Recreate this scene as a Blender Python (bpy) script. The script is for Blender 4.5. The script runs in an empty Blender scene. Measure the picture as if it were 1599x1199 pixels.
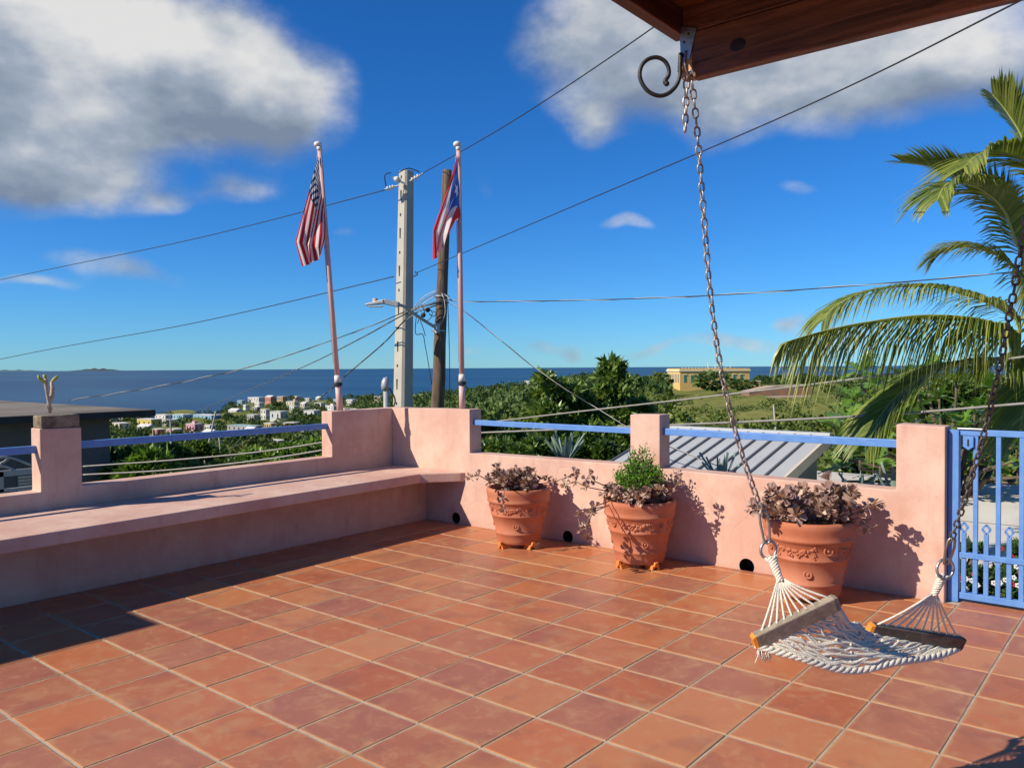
import bpy, bmesh, math, random
import numpy as np
from mathutils import Vector, Matrix
random.seed(7); rng = np.random.default_rng(7)
SC = bpy.context.scene
COL = SC.collection
# ------------------------------------------------------------------ camera
EYE = 1.45
FPX, YAW, PITCH, ROLL = 1267.0, 0.6876, -0.0222, -0.0062
def _rot():
    fw = np.array([-math.sin(YAW)*math.cos(PITCH), math.cos(YAW)*math.cos(PITCH), math.sin(PITCH)])
    r = np.array([math.cos(YAW), math.sin(YAW), 0.0]); u = np.cross(r, fw)
    return r*math.cos(ROLL)+u*math.sin(ROLL), -r*math.sin(ROLL)+u*math.cos(ROLL), fw
CR, CU, CF = _rot(); CC = np.array([0, 0, EYE])
def ray(x, y): return CF + CR*(x-799.5)/FPX - CU*(y-599.5)/FPX
def at(x, y, D): return CC + ray(x, y)*D
def onz(x, y, z=0.0): d = ray(x, y); return CC + d*(z-EYE)/d[2]
def onx(x, y, X): d = ray(x, y); return CC + d*X/d[0]
def ony(x, y, Y): d = ray(x, y); return CC + d*Y/d[1]
def pj(p):
    D = np.asarray(p, float)-CC; z = D@CF
    return 799.5+FPX*(D@CR)/z, 599.5-FPX*(D@CU)/z, z
cd = bpy.data.cameras.new('camera'); cam = bpy.data.objects.new('camera', cd); COL.objects.link(cam)
cd.sensor_fit = 'HORIZONTAL'; cd.sensor_width = 36.0; cd.lens = 36.0*FPX/1599.0
cd.clip_start = 0.05; cd.clip_end = 60000
cam.matrix_world = Matrix(((CR[0], CU[0], -CF[0], 0), (CR[1], CU[1], -CF[1], 0), (CR[2], CU[2], -CF[2], EYE), (0, 0, 0, 1)))
SC.camera = cam
# ------------------------------------------------------------------ light
SUNV = np.array([1.0, 1.9, -1.5]); SUNV /= np.linalg.norm(SUNV)
sl = bpy.data.lights.new('sun', 'SUN'); sl.energy = 4.25; sl.angle = math.radians(0.5); sl.color = (1.0, 0.90, 0.76)
so = bpy.data.objects.new('sun', sl); COL.objects.link(so); so.location = (-4, -8, 9)
so.rotation_euler = Vector(SUNV).to_track_quat('-Z', 'Y').to_euler()
SC.view_settings.view_transform = 'Standard'; SC.view_settings.look = 'None'
SC.view_settings.exposure = 0.55; SC.view_settings.gamma = 1.0; SC.view_settings.use_curve_mapping = False
W = bpy.data.worlds.new('World'); SC.world = W; W.use_nodes = True
NT = W.node_tree; NT.nodes.clear()
class NB:
    """small node helper"""
    def __init__(s, nt): s.nt = nt
    def n(s, t, **k):
        x = s.nt.nodes.new(t)
        for a, b in k.items(): setattr(x, a, b)
        return x
    def set(s, sock, v):
        if hasattr(v, 'is_output') or isinstance(v, bpy.types.NodeSocket): s.nt.links.new(v, sock)
        else: sock.default_value = v
    def m(s, op, a, b=None, c=None, clamp=False):
        x = s.n('ShaderNodeMath', operation=op); x.use_clamp = clamp
        for i, v in enumerate((a, b, c)):
            if v is not None: s.set(x.inputs[i], v)
        return x.outputs[0]
    def v(s, op, a, b=None, c=None):
        x = s.n('ShaderNodeVectorMath', operation=op)
        for i, v in enumerate((a, b, c)):
            if v is not None: s.set(x.inputs[i], v)
        return x.outputs['Value'] if op in ('DOT_PRODUCT', 'LENGTH', 'DISTANCE') else x.outputs[0]
    def noise(s, vec, scale, detail=4, rough=0.55, dist=0.0):
        x = s.n('ShaderNodeTexNoise'); s.set(x.inputs['Vector'], vec)
        x.inputs['Scale'].default_value = scale; x.inputs['Detail'].default_value = detail
        x.inputs['Roughness'].default_value = rough; x.inputs['Distortion'].default_value = dist
        return x.outputs['Fac']
    def ramp(s, f, stops):
        x = s.n('ShaderNodeValToRGB'); s.set(x.inputs[0], f); e = x.color_ramp.elements
        while len(e) < len(stops): e.new(0.5)
        for i, (p, c) in enumerate(stops): e[i].position = p; e[i].color = (c[0], c[1], c[2], 1)
        return x.outputs[0]
    def mix(s, f, a, b, mode='MIX'):
        x = s.n('ShaderNodeMix', data_type='RGBA', blend_type=mode); s.set(x.inputs[0], f)
        for k, v in ((6, a), (7, b)):
            s.set(x.inputs[k], v if not isinstance(v, tuple) else (v[0], v[1], v[2], 1))
        return x.outputs[2]
    def smooth(s, x_, lo, hi):
        x = s.n('ShaderNodeMapRange', interpolation_type='SMOOTHSTEP'); s.set(x.inputs[0], x_)
        x.inputs[1].default_value = lo; x.inputs[2].default_value = hi
        return x.outputs[0]
# clouds: soft heaps placed by compass direction, all the way round the sky
def azel(px, py):
    d = ray(px, py); d = d/np.linalg.norm(d); return math.atan2(d[0], d[1]), math.asin(d[2])
CL = []   # az, el, sigma az, sigma el, strength
for px, py, sx, sy, a in [(90, 60, 260, 110, 1.25), (330, 110, 130, 80, 1.0), (430, 150, 90, 62, .9), (30, 190, 120, 70, .95), (120, 285, 100, 40, .8), (-250, 60, 300, 140, 1.2),
                          (385, 295, 66, 24, .66), (205, 426, 95, 24, .62), (975, 353, 42, 13, .52), (265, 318, 28, 16, .45), (30, 455, 70, 10, .42),
                          (960, 70, 140, 95, 1.0), (1130, 60, 170, 85, .95), (930, 190, 40, 40, .5), (1120, 205, 60, 50, .5), (1340, 75, 190, 75, .8), (1500, 110, 220, 55, .8), (1250, 292, 40, 14, .42), (755, 300, 28, 26, .5),
                          (845, 541, 26, 15, .62), (895, 538, 24, 17, .66), (1000, 545, 50, 14, .55), (1242, 497, 28, 17, .70), (1150, 540, 90, 18, .5), (1320, 535, 60, 18, .55), (740, 548, 40, 13, .45), (545, 350, 28, 14, .4)]:
    az, el = azel(px, py); CL.append((az, el, sx/FPX, sy/FPX, a))
r0 = random.Random(3)
a_in = [azel(-700, 400)[0], azel(2300, 400)[0]]
for k in range(9):
    az = a_in[1] + (k+r0.random()*.6)/9*(2*math.pi-(a_in[1]-a_in[0]))
    az = (az+math.pi) % (2*math.pi)-math.pi
    CL.append((az, r0.uniform(.12, .75), r0.uniform(.08, .24), r0.uniform(.03, .1), r0.uniform(.6, 1.2)))
G = bpy.data.node_groups.new('cloud_density', 'ShaderNodeTree')
G.interface.new_socket('Vector', in_out='INPUT', socket_type='NodeSocketVector')
G.interface.new_socket('Density', in_out='OUTPUT', socket_type='NodeSocketFloat'); G.interface.new_socket('Light', in_out='OUTPUT', socket_type='NodeSocketFloat')
g = NB(G); gi = g.n('NodeGroupInput'); go = g.n('NodeGroupOutput')
sep = g.n('ShaderNodeSeparateXYZ'); g.set(sep.inputs[0], gi.outputs[0])
az = g.m('ARCTAN2', sep.outputs[0], sep.outputs[1]); el = g.m('ARCSINE', sep.outputs[2])
cmb = g.n('ShaderNodeCombineXYZ'); g.set(cmb.inputs[0], az); g.set(cmb.inputs[1], el)
n0 = g.n('ShaderNodeTexNoise'); g.set(n0.inputs['Vector'], gi.outputs[0]); n0.inputs['Scale'].default_value = 8; n0.inputs['Detail'].default_value = 1.5
wob = g.v('SCALE', g.v('SUBTRACT', n0.outputs['Color'], (.5, .5, .5))); wob.node.inputs[3].default_value = .065
pos = g.v('ADD', cmb.outputs[0], wob)
tot = 0.0; low = 0.0
for (a_, e_, sx, sy, am) in CL:
    q = g.v('MULTIPLY_ADD', pos, (1/sx, 1/sy, 0), (-a_/sx, -e_/sy, 0))
    ex = g.m('POWER', 1/math.e, g.v('DOT_PRODUCT', q, q))
    tot = g.m('MULTIPLY_ADD', ex, am, tot)
    if am > .75: low = g.m('MULTIPLY_ADD', ex, g.v('DOT_PRODUCT', q, (.28*am, .96*am, 0)), low)
st = g.v('MULTIPLY', gi.outputs[0], (1, 1, 1.7))
fb = g.noise(st, 7.0, 7, .60)
den = g.m('ADD', tot, g.m('MULTIPLY', g.m('SUBTRACT', fb, .5), 1.35))
den = g.m('MULTIPLY', den, g.smooth(tot, .04, .4))
fs_ = g.noise(g.v('ADD', st, (.02, .03, -.06)), 8.0, 3, .56)
g.set(go.inputs[0], den)
g.set(go.inputs[1], g.m('ADD', g.m('MULTIPLY', low, .38), g.m('MULTIPLY', g.m('SUBTRACT', fb, fs_), 1.5)))
w = NB(NT)
tc = w.n('ShaderNodeTexCoord')
sky = w.n('ShaderNodeTexSky', sky_type='NISHITA'); sky.sun_disc = False
sky.sun_elevation = math.asin(-SUNV[2]); sky.sun_rotation = math.atan2(-SUNV[0], -SUNV[1])
sky.air_density = 1.0; sky.dust_density = 0.0; sky.ozone_density = 1.0; sky.altitude = 800
hs = w.n('ShaderNodeHueSaturation'); hs.inputs['Saturation'].default_value = 1.06; hs.inputs['Value'].default_value = 1.0
w.set(hs.inputs['Color'], w.mix(1.0, sky.outputs[0], (.38, .82, 1.48), 'MULTIPLY'))
c1 = w.n('ShaderNodeGroup'); c1.node_tree = G; w.set(c1.inputs[0], tc.outputs['Generated'])
cov = w.smooth(c1.outputs[0], .14, 1.05)
shade = w.m('ADD', c1.outputs[1], .52, clamp=True)
ccol = w.ramp(shade, [(0.08, (.27, .33, .43)), (.42, (.46, .53, .62)), (.68, (.74, .77, .80)), (.95, (1.0, .985, .95))])
scol = w.mix(w.m('MULTIPLY', cov, .93), hs.outputs[0], w.v('SCALE', ccol)); scol.node.inputs[7].links[0].from_node.inputs[3].default_value = 9.0
bg = w.n('ShaderNodeBackground'); w.set(bg.inputs[0], scol); bg.inputs[1].default_value = 0.061
wo = w.n('ShaderNodeOutputWorld'); NT.links.new(bg.outputs[0], wo.inputs[0])

# ------------------------------------------------------------------ helpers
class MB:
    def __init__(s): s.v = []; s.f = []; s.mi = []
    def add(s, vs, fs, mi=0):
        o = len(s.v); s.v.extend([tuple(map(float, p)) for p in vs]); s.f.extend([tuple(i+o for i in q) for q in fs]); s.mi.extend([mi]*len(fs)); return s
    def box(s, a, b, mi=0):
        (x0, y0, z0), (x1, y1, z1) = a, b
        return s.add([(x0, y0, z0), (x1, y0, z0), (x1, y1, z0), (x0, y1, z0), (x0, y0, z1), (x1, y0, z1), (x1, y1, z1), (x0, y1, z1)],
                     [(3, 2, 1, 0), (4, 5, 6, 7), (0, 1, 5, 4), (1, 2, 6, 5), (2, 3, 7, 6), (3, 0, 4, 7)], mi)
    def bar(s, p, q, w, h, up=(0, 0, 1), mi=0, taper=1.0):
        p = np.array(p, float); q = np.array(q, float); d = q-p; d /= np.linalg.norm(d)
        u = np.array(up, float); r = np.cross(d, u); r /= np.linalg.norm(r); u = np.cross(r, d)
        vs = [p+r*w/2*a+u*h/2*b for a, b in ((-1, -1), (1, -1), (1, 1), (-1, 1))]+[q+(r*w/2*a+u*h/2*b)*taper for a, b in ((-1, -1), (1, -1), (1, 1), (-1, 1))]
        return s.add(vs, [(3, 2, 1, 0), (4, 5, 6, 7), (0, 1, 5, 4), (1, 2, 6, 5), (2, 3, 7, 6), (3, 0, 4, 7)], mi)
    def tube(s, path, r, n=8, cap=True, mi=0, closed=False):
        path = [np.array(p, float) for p in path]; m = len(path); rs = r if hasattr(r, '__len__') else [r]*m
        rings = []; ref = None
        for i in range(m):
            if closed: d = path[(i+1) % m]-path[i-1]
            else: d = path[min(i+1, m-1)]-path[max(i-1, 0)]
            d = d/(np.linalg.norm(d)+1e-12)
            if ref is None:
                ref = np.array([0, 0, 1.0]) if abs(d[2]) < .9 else np.array([1.0, 0, 0])
            a = np.cross(d, ref); a /= np.linalg.norm(a); b = np.cross(a, d); ref = b
            rings.append([path[i]+(a*math.cos(2*math.pi*k/n)+b*math.sin(2*math.pi*k/n))*rs[i] for k in range(n)])
        vs = [p for R in rings for p in R]; fs = []
        for i in range(m if closed else m-1):
            j = (i+1) % m
            for k in range(n): fs.append((i*n+k, i*n+(k+1) % n, j*n+(k+1) % n, j*n+k))
        if cap and not closed: fs.append(tuple(range(n))[::-1]); fs.append(tuple((m-1)*n+k for k in range(n)))
        return s.add(vs, fs, mi)
    def lathe(s, prof, c=(0, 0, 0), n=40, mi=0, capb=True, capt=False):
        vs = [(c[0]+r*math.cos(2*math.pi*k/n), c[1]+r*math.sin(2*math.pi*k/n), c[2]+z) for r, z in prof for k in range(n)]; fs = []
        for i in range(len(prof)-1):
            for k in range(n): fs.append((i*n+k, i*n+(k+1) % n, (i+1)*n+(k+1) % n, (i+1)*n+k))
        if capb: fs.append(tuple(range(n))[::-1])
        if capt: fs.append(tuple((len(prof)-1)*n+k for k in range(n)))
        return s.add(vs, fs, mi)
    def prism(s, poly, a, b, axis):
        """poly of 2-D points (ccw) pushed along axis from a to b; axis 0: poly in YZ, 1: XZ, 2: XY"""
        def P(p, t):
            return {0: (t, p[0], p[1]), 1: (p[0], t, p[1]), 2: (p[0], p[1], t)}[axis]
        n = len(poly); vs = [P(p, a) for p in poly]+[P(p, b) for p in poly]
        fs = [tuple(range(n))[::-1], tuple(range(n, 2*n))]+[(i, (i+1) % n, n+(i+1) % n, n+i) for i in range(n)]
        return s.add(vs, fs)
    def sphere(s, c, r, n=8, m=5, mi=0, sc=(1, 1, 1)):
        prof = [(max(1e-4, math.sin(math.pi*i/m)), -math.cos(math.pi*i/m)) for i in range(m+1)]
        vs = [(c[0]+q*r*sc[0]*math.cos(2*math.pi*k/n), c[1]+q*r*sc[1]*math.sin(2*math.pi*k/n), c[2]+z*r*sc[2]) for q, z in prof for k in range(n)]
        fs = [(i*n+k, i*n+(k+1) % n, (i+1)*n+(k+1) % n, (i+1)*n+k) for i in range(m) for k in range(n)]
        return s.add(vs, fs, mi)
    def build(s, name, mat, parent=None, smooth=False, bevel=0, seg=2, origin=None, fix=True):
        if parent is not None: o3 = np.array(parent_world(parent))
        else: o3 = np.array(origin if origin is not None else (0, 0, 0), float)
        me = bpy.data.meshes.new(name); me.from_pydata([tuple(np.array(p)-o3) for p in s.v], [], s.f)
        mats = mat if isinstance(mat, (list, tuple)) else [mat]
        for m_ in mats: me.materials.append(m_)
        if len(mats) > 1: me.polygons.foreach_set('material_index', s.mi)
        if fix:
            bm = bmesh.new(); bm.from_mesh(me); bmesh.ops.recalc_face_normals(bm, faces=bm.faces); bm.to_mesh(me); bm.free()
        if smooth: me.polygons.foreach_set('use_smooth', [True]*len(me.polygons))
        ob = bpy.data.objects.new(name, me); COL.objects.link(ob)
        if parent is not None: ob.parent = parent
        else: ob.location = tuple(o3)
        if bevel:
            b = ob.modifiers.new('bevel', 'BEVEL'); b.width = bevel; b.segments = seg; b.limit_method = 'ANGLE'; b.angle_limit = math.radians(35)
        return ob
def parent_world(p):
    v = Vector((0, 0, 0))
    while p is not None: v += p.location; p = p.parent
    return v
def tag(o, label=None, cat=None, group=None, kind=None):
    if label: o['label'] = label
    if cat: o['category'] = cat
    if group: o['group'] = group
    if kind: o['kind'] = kind
    return o
def thing(name, loc, label, cat, group=None):
    o = bpy.data.objects.new(name, None); COL.objects.link(o); o.location = tuple(map(float, loc)); o.empty_display_size = .1
    return tag(o, label, cat, group)
def npmesh(name, V, Fc, mat, parent=None, tint=None, smooth=False, origin=None):
    """V (n,3), Fc (m,k) with one k"""
    o3 = np.array(parent_world(parent)) if parent is not None else np.array(origin if origin is not None else (0, 0, 0), float)
    V = np.asarray(V, np.float32)-o3.astype(np.float32); Fc = np.asarray(Fc, np.int32); m, k = Fc.shape
    me = bpy.data.meshes.new(name); me.vertices.add(len(V)); me.vertices.foreach_set('co', V.ravel())
    me.loops.add(m*k); me.loops.foreach_set('vertex_index', Fc.ravel())
    me.polygons.add(m); me.polygons.foreach_set('loop_start', np.arange(0, m*k, k, dtype=np.int32))
    me.polygons.foreach_set('loop_total', np.full(m, k, np.int32))
    if smooth: me.polygons.foreach_set('use_smooth', np.ones(m, bool))
    if tint is not None:
        a = me.attributes.new('tint', 'FLOAT', 'POINT'); a.data.foreach_set('value', np.asarray(tint, np.float32))
    me.materials.append(mat); me.update(); me.validate()
    ob = bpy.data.objects.new(name, me); COL.objects.link(ob)
    if parent is not None: ob.parent = parent
    else: ob.location = tuple(o3)
    return ob
# leaf templates: y along the leaf, z its upper side
T_DIA = (np.array([(0, 0, 0), (-.27, .45, .07), (0, 1, -.06), (.27, .45, .07)]), np.array([(0, 3, 2), (0, 2, 1)]))
T_LONG = (np.array([(0, 0, 0), (-.13, .4, .03), (0, 1, -.16), (.13, .4, .03)]), np.array([(0, 3, 2), (0, 2, 1)]))
T_OBO = (np.array([(0, 0, 0), (-.16, .3, .05), (-.36, .72, .12), (0, 1, .05), (.36, .72, .12), (.16, .3, .05), (0, .5, -.03)]),
         np.array([(0, 6, 1), (1, 6, 2), (2, 6, 3), (3, 6, 4), (4, 6, 5), (5, 6, 0)]))
def frames(d, up=None):
    d = d/(np.linalg.norm(d, axis=1, keepdims=True)+1e-9)
    if up is None: up = rng.normal(size=d.shape)*.55+np.array([0, 0, 1.0])
    x = np.cross(d, up); x /= (np.linalg.norm(x, axis=1, keepdims=True)+1e-9); z = np.cross(x, d)
    return np.stack([x, d, z], axis=2)
def leaves(tmpl, loc, d, size, up=None, tint=None, wide=1.0):
    tv, tf = tmpl; n = len(loc); M = frames(d, up); sz = np.broadcast_to(size, (n,)).reshape(n, 1, 1)
    t = tv*np.array([wide, 1, 1])
    V = np.einsum('nij,kj->nki', M, t)*sz+np.asarray(loc)[:, None, :]
    Fq = tf[None]+(np.arange(n)*len(tv))[:, None, None]
    ti = np.repeat(tint if tint is not None else rng.random(n), len(tv))
    return V.reshape(-1, 3), Fq.reshape(-1, 3), ti
def merge(parts):
    V, Fc, T = [], [], []; o = 0
    for v, f, t in parts: V.append(v); Fc.append(f+o); T.append(t); o += len(v)
    return np.concatenate(V), np.concatenate(Fc), np.concatenate(T)
def unit(n):
    v = rng.normal(size=(n, 3)); return v/np.linalg.norm(v, axis=1, keepdims=True)
# ------------------------------------------------------------------ materials
def newmat(name):
    m = bpy.data.materials.new(name); m.use_nodes = True; nt = m.node_tree; nt.nodes.clear(); b = NB(nt)
    p = b.n('ShaderNodeBsdfPrincipled'); o = b.n('ShaderNodeOutputMaterial'); nt.links.new(p.outputs[0], o.inputs[0])
    return m, b, p, o
def pmat(name, c, rough=.7, c2=None, scale=6.0, amount=.5, bump=0.0, bscale=60.0, metal=0.0, spec=.4, coord='Object', stretch=(1, 1, 1), rnd=0.0):
    m, b, p, o = newmat(name)
    tcn = b.n('ShaderNodeTexCoord'); vec = tcn.outputs[coord] if coord != 'Pos' else b.n('ShaderNodeNewGeometry').outputs['Position']
    vec = b.v('MULTIPLY', vec, stretch)
    if rnd:
        oi = b.n('ShaderNodeObjectInfo'); vec = b.v('ADD', vec, b.v('SCALE', (31.0, 17.0, 11.0)));
        vec.node.inputs[1].links[0].from_node.inputs[3].default_value = 1; b.set(vec.node.inputs[1].links[0].from_node.inputs[3], oi.outputs['Random'])
    col = (c[0], c[1], c[2], 1)
    if c2 is not None:
        f = b.smooth(b.noise(vec, scale, 6, .6), .5-amount*.5, .5+amount*.5)
        col = b.mix(f, c, c2)
        if rnd:
            col = b.mix(1.0, col, b.ramp(oi.outputs['Random'], [(0, (1-rnd,)*3), (1, (1+rnd*.6,)*3)]), 'MULTIPLY')
    b.set(p.inputs['Base Color'], col)
    p.inputs['Roughness'].default_value = rough; p.inputs['Metallic'].default_value = metal; p.inputs['Specular IOR Level'].default_value = spec
    if bump:
        bn = b.n('ShaderNodeBump'); bn.inputs['Strength'].default_value = bump; bn.inputs['Distance'].default_value = .01
        b.set(bn.inputs['Height'], b.noise(vec, bscale, 6, .65)); m.node_tree.links.new(bn.outputs[0], p.inputs['Normal'])
    return m
def leafmat(name, dark, mid, light, trans=.25, rough=.45, spec=.35):
    m, b, p, o = newmat(name)
    a = b.n('ShaderNodeAttribute'); a.attribute_name = 'tint'; oi = b.n('ShaderNodeObjectInfo')
    f = b.m('ADD', a.outputs['Fac'], b.m('MULTIPLY', b.m('SUBTRACT', oi.outputs['Random'], .5), .35), clamp=True)
    c = b.ramp(f, [(0, dark), (.5, mid), (1, light)])
    b.set(p.inputs['Base Color'], c); p.inputs['Roughness'].default_value = rough; p.inputs['Specular IOR Level'].default_value = spec
    t = b.n('ShaderNodeBsdfTranslucent'); b.set(t.inputs[0], b.mix(1.0, c, (1.25, 1.3, .6), 'MULTIPLY'))
    mx = b.n('ShaderNodeMixShader'); mx.inputs[0].default_value = trans
    m.node_tree.links.new(p.outputs[0], mx.inputs[1]); m.node_tree.links.new(t.outputs[0], mx.inputs[2]); m.node_tree.links.new(mx.outputs[0], o.inputs[0])
    return m
def stucco(name, c, c2, c3):
    m, b, p, o = newmat(name)
    pos = b.n('ShaderNodeNewGeometry').outputs['Position']
    big = b.noise(pos, 2.0, 8, .68); med = b.noise(b.v('MULTIPLY', pos, (1, 1, .45)), 7.0, 6, .62); fine = b.noise(pos, 55, 5, .6)
    col = b.mix(b.smooth(big, .35, .68), c, c2); col = b.mix(b.m('MULTIPLY', b.smooth(med, .50, .72), .6), col, c3); col = b.mix(b.m('MULTIPLY', b.smooth(b.noise(b.v('ADD', pos, (5, 2, 7)), 3.4, 7, .7), .56, .72), .6), col, (.66, .50, .38))
    # grime near the foot of the wall and hairline cracks
    sp = b.n('ShaderNodeSeparateXYZ'); b.set(sp.inputs[0], pos)
    vo = b.n('ShaderNodeTexVoronoi', feature='DISTANCE_TO_EDGE'); b.set(vo.inputs['Vector'], b.v('ADD', pos, b.v('MULTIPLY', b.n('ShaderNodeTexNoise').outputs['Color'], (.15, .15, .15)))); vo.inputs['Scale'].default_value = 2.6
    crack = b.m('MULTIPLY', b.m('SUBTRACT', 1.0, b.smooth(vo.outputs['Distance'], .0, .006)), b.smooth(b.noise(pos, 1.7, 3), .54, .64))
    col = b.mix(b.m('MULTIPLY', crack, .55), col, (.30, .17, .14))
    col = b.mix(b.m('MULTIPLY', b.smooth(b.noise(b.v('MULTIPLY', pos, (9, 9, .7)), 1.6, 6, .7), .54, .74), .22), col, tuple(x*.72 for x in c3))
    col = b.mix(b.m('MULTIPLY', b.smooth(b.noise(b.v('ADD', pos, (1, 9, 3)), 26, 6, .7), .60, .74), .4), col, tuple(x*.7 for x in c3))
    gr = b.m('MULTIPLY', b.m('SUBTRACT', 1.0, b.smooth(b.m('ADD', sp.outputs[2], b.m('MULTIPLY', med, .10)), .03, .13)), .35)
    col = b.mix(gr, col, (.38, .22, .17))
    b.set(p.inputs['Base Color'], col); p.inputs['Roughness'].default_value = .82; p.inputs['Specular IOR Level'].default_value = .22
    bn = b.n('ShaderNodeBump'); bn.inputs['Strength'].default_value = .35; bn.inputs['Distance'].default_value = .006
    b.set(bn.inputs['Height'], b.m('ADD', b.m('ADD', med, b.m('MULTIPLY', fine, .35)), b.m('MULTIPLY', crack, -.5))); m.node_tree.links.new(bn.outputs[0], p.inputs['Normal'])
    return m
def tilemat():
    m, b, p, o = newmat('terracotta_tile')
    tcn = b.n('ShaderNodeTexCoord'); oi = b.n('ShaderNodeObjectInfo'); pos = b.n('ShaderNodeNewGeometry').outputs['Position']
    rv = b.n('ShaderNodeCombineXYZ')
    for i, k in enumerate((37.0, 91.0, 53.0)): b.set(rv.inputs[i], b.m('MULTIPLY', oi.outputs['Random'], k))
    vec = b.v('ADD', pos, rv.outputs[0])
    n1 = b.noise(vec, 4.5, 6, .62, 1.1); n2 = b.noise(b.v('ADD', vec, (9, 3, 1)), 13, 6, .65, .4)
    col = b.ramp(oi.outputs['Random'], [(0, (.40, .120, .050)), (.25, (.48, .158, .060)), (.5, (.40, .138, .066)), (.7, (.35, .130, .078)), (.85, (.46, .166, .066)), (1, (.51, .198, .080))])
    col = b.mix(b.m('MULTIPLY', b.smooth(n1, .47, .70), .62), col, (.46, .225, .105))
    col = b.mix(b.m('MULTIPLY', b.smooth(n2, .50, .72), .42), col, (.52, .29, .145))
    col = b.mix(b.m('MULTIPLY', b.smooth(b.noise(b.v('ADD', vec, (3, 8, 4)), 4.0, 4), .50, .70), .45), col, (.24, .088, .062))
    sp = b.n('ShaderNodeSeparateXYZ'); b.set(sp.inputs[0], tcn.outputs['Generated'])
    ex = b.m('MINIMUM', sp.outputs[0], b.m('SUBTRACT', 1.0, sp.outputs[0])); ey = b.m('MINIMUM', sp.outputs[1], b.m('SUBTRACT', 1.0, sp.outputs[1]))
    e = b.m('MINIMUM', ex, ey)
    ed = b.m('SUBTRACT', 1.0, b.smooth(b.m('ADD', e, b.m('MULTIPLY', b.m('SUBTRACT', .5, n1), .16)), .0, .055))
    col = b.mix(b.m('MULTIPLY', ed, .55), col, (.50, .28, .125))
    b.set(p.inputs['Base Color'], col)
    b.set(p.inputs['Roughness'], b.m('ADD', .20, b.m('MULTIPLY', n2, .30))); p.inputs['Specular IOR Level'].default_value = .27
    bn = b.n('ShaderNodeBump'); bn.inputs['Strength'].default_value = .22; bn.inputs['Distance'].default_value = .006
    b.set(bn.inputs['Height'], b.m('ADD', b.noise(vec, 9, 4, .5), b.m('MULTIPLY', b.noise(vec, 70, 3), .12))); m.node_tree.links.new(bn.outputs[0], p.inputs['Normal'])
    return m
def groundmat(name, c1, c2, c3, s1=.05, s2=.5):
    m, b, p, o = newmat(name); pos = b.n('ShaderNodeNewGeometry').outputs['Position']
    a = b.noise(pos, s1, 6, .62); d = b.noise(pos, s2, 6, .65)
    col = b.mix(b.smooth(a, .38, .64), c1, c2); col = b.mix(b.m('MULTIPLY', b.smooth(d, .45, .7), .7), col, c3)
    b.set(p.inputs['Base Color'], col); p.inputs['Roughness'].default_value = .95; p.inputs['Specular IOR Level'].default_value = .1
    bn = b.n('ShaderNodeBump'); bn.inputs['Strength'].default_value = .8; bn.inputs['Distance'].default_value = .6
    b.set(bn.inputs['Height'], d); m.node_tree.links.new(bn.outputs[0], p.inputs['Normal'])
    return m
def woodmat(name, c, c2, axis=0, scale=3.0, rough=.6, knots=False):
    m, b, p, o = newmat(name); tcn = b.n('ShaderNodeTexCoord')
    st = [14.0, 14.0, 14.0]; st[axis] = 1.0
    v = b.v('MULTIPLY', tcn.outputs['Object'], tuple(st))
    n1 = b.noise(v, scale, 7, .62, 1.2)
    col = b.ramp(n1, [(.32, c), (.5, tuple((x+y)/2 for x, y in zip(c, c2))), (.66, c2)])
    b.set(p.inputs['Base Color'], col); p.inputs['Roughness'].default_value = rough; p.inputs['Specular IOR Level'].default_value = .3
    bn = b.n('ShaderNodeBump'); bn.inputs['Strength'].default_value = .4; bn.inputs['Distance'].default_value = .003
    b.set(bn.inputs['Height'], n1); m.node_tree.links.new(bn.outputs[0], p.inputs['Normal'])
    return m
PINK = stucco('pink_stucco', (.56, .335, .255), (.65, .455, .35), (.51, .28, .21))
BLUE = pmat('blue_paint', (.085, .215, .52), .45, (.125, .27, .56), 14, .5, .12, 60, spec=.45)
TILE = tilemat()
GROUT = pmat('grout', (.52, .44, .33), .9, (.32, .26, .19), 9, .6, .4, 120, coord='Pos', spec=.15)
TERRA = pmat('terracotta_pot', (.40, .115, .050), .65, (.49, .195, .110), 4.5, .55, .15, 60, spec=.28, coord='Pos')
FOOTM = pmat('orange_terracotta', (.72, .235, .04), .6, (.6, .18, .04), 20, .6, .2, 90)
SOIL = pmat('soil', (.06, .04, .028), .95, (.03, .02, .015), 30, .6, .6, 70)
BLACK = pmat('black_pipe', (.012, .011, .010), .7)
CONC = pmat('weathered_concrete', (.40, .375, .32), .9, (.27, .25, .21), 3.0, .7, .4, 40)
CONCP = pmat('pole_concrete', (.50, .465, .385), .9, (.40, .37, .30), 2.5, .8, .3, 50)
MOSSC = pmat('mossy_block', (.36, .29, .19), .95, (.09, .065, .045), 9, .5, .6, 60)
STEEL = pmat('galvanised_steel', (.46, .46, .45), .42, (.30, .29, .28), 40, .6, .1, 120, metal=.85)
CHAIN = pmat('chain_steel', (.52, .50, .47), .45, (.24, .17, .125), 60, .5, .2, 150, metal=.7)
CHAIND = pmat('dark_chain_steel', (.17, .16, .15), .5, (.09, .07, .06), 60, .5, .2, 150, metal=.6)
IRON = pmat('wrought_iron', (.025, .026, .028), .5, (.05, .05, .05), 30, .5, .15, 90, metal=.4)
REDWOOD = woodmat('stained_redwood', (.036, .012, .006), (.24, .095, .042), 0, 2.2, .5)
REDWOODY = woodmat('stained_redwood_rafter', (.03, .010, .005), (.14, .052, .024), 1, 2.2, .5)
RAWWOOD = woodmat('cut_wood', (.52, .27, .12), (.66, .40, .20), 2, 5, .7)
GREYWOOD = woodmat('weathered_bar', (.20, .165, .115), (.36, .30, .22), 1, 3, .7)
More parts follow.
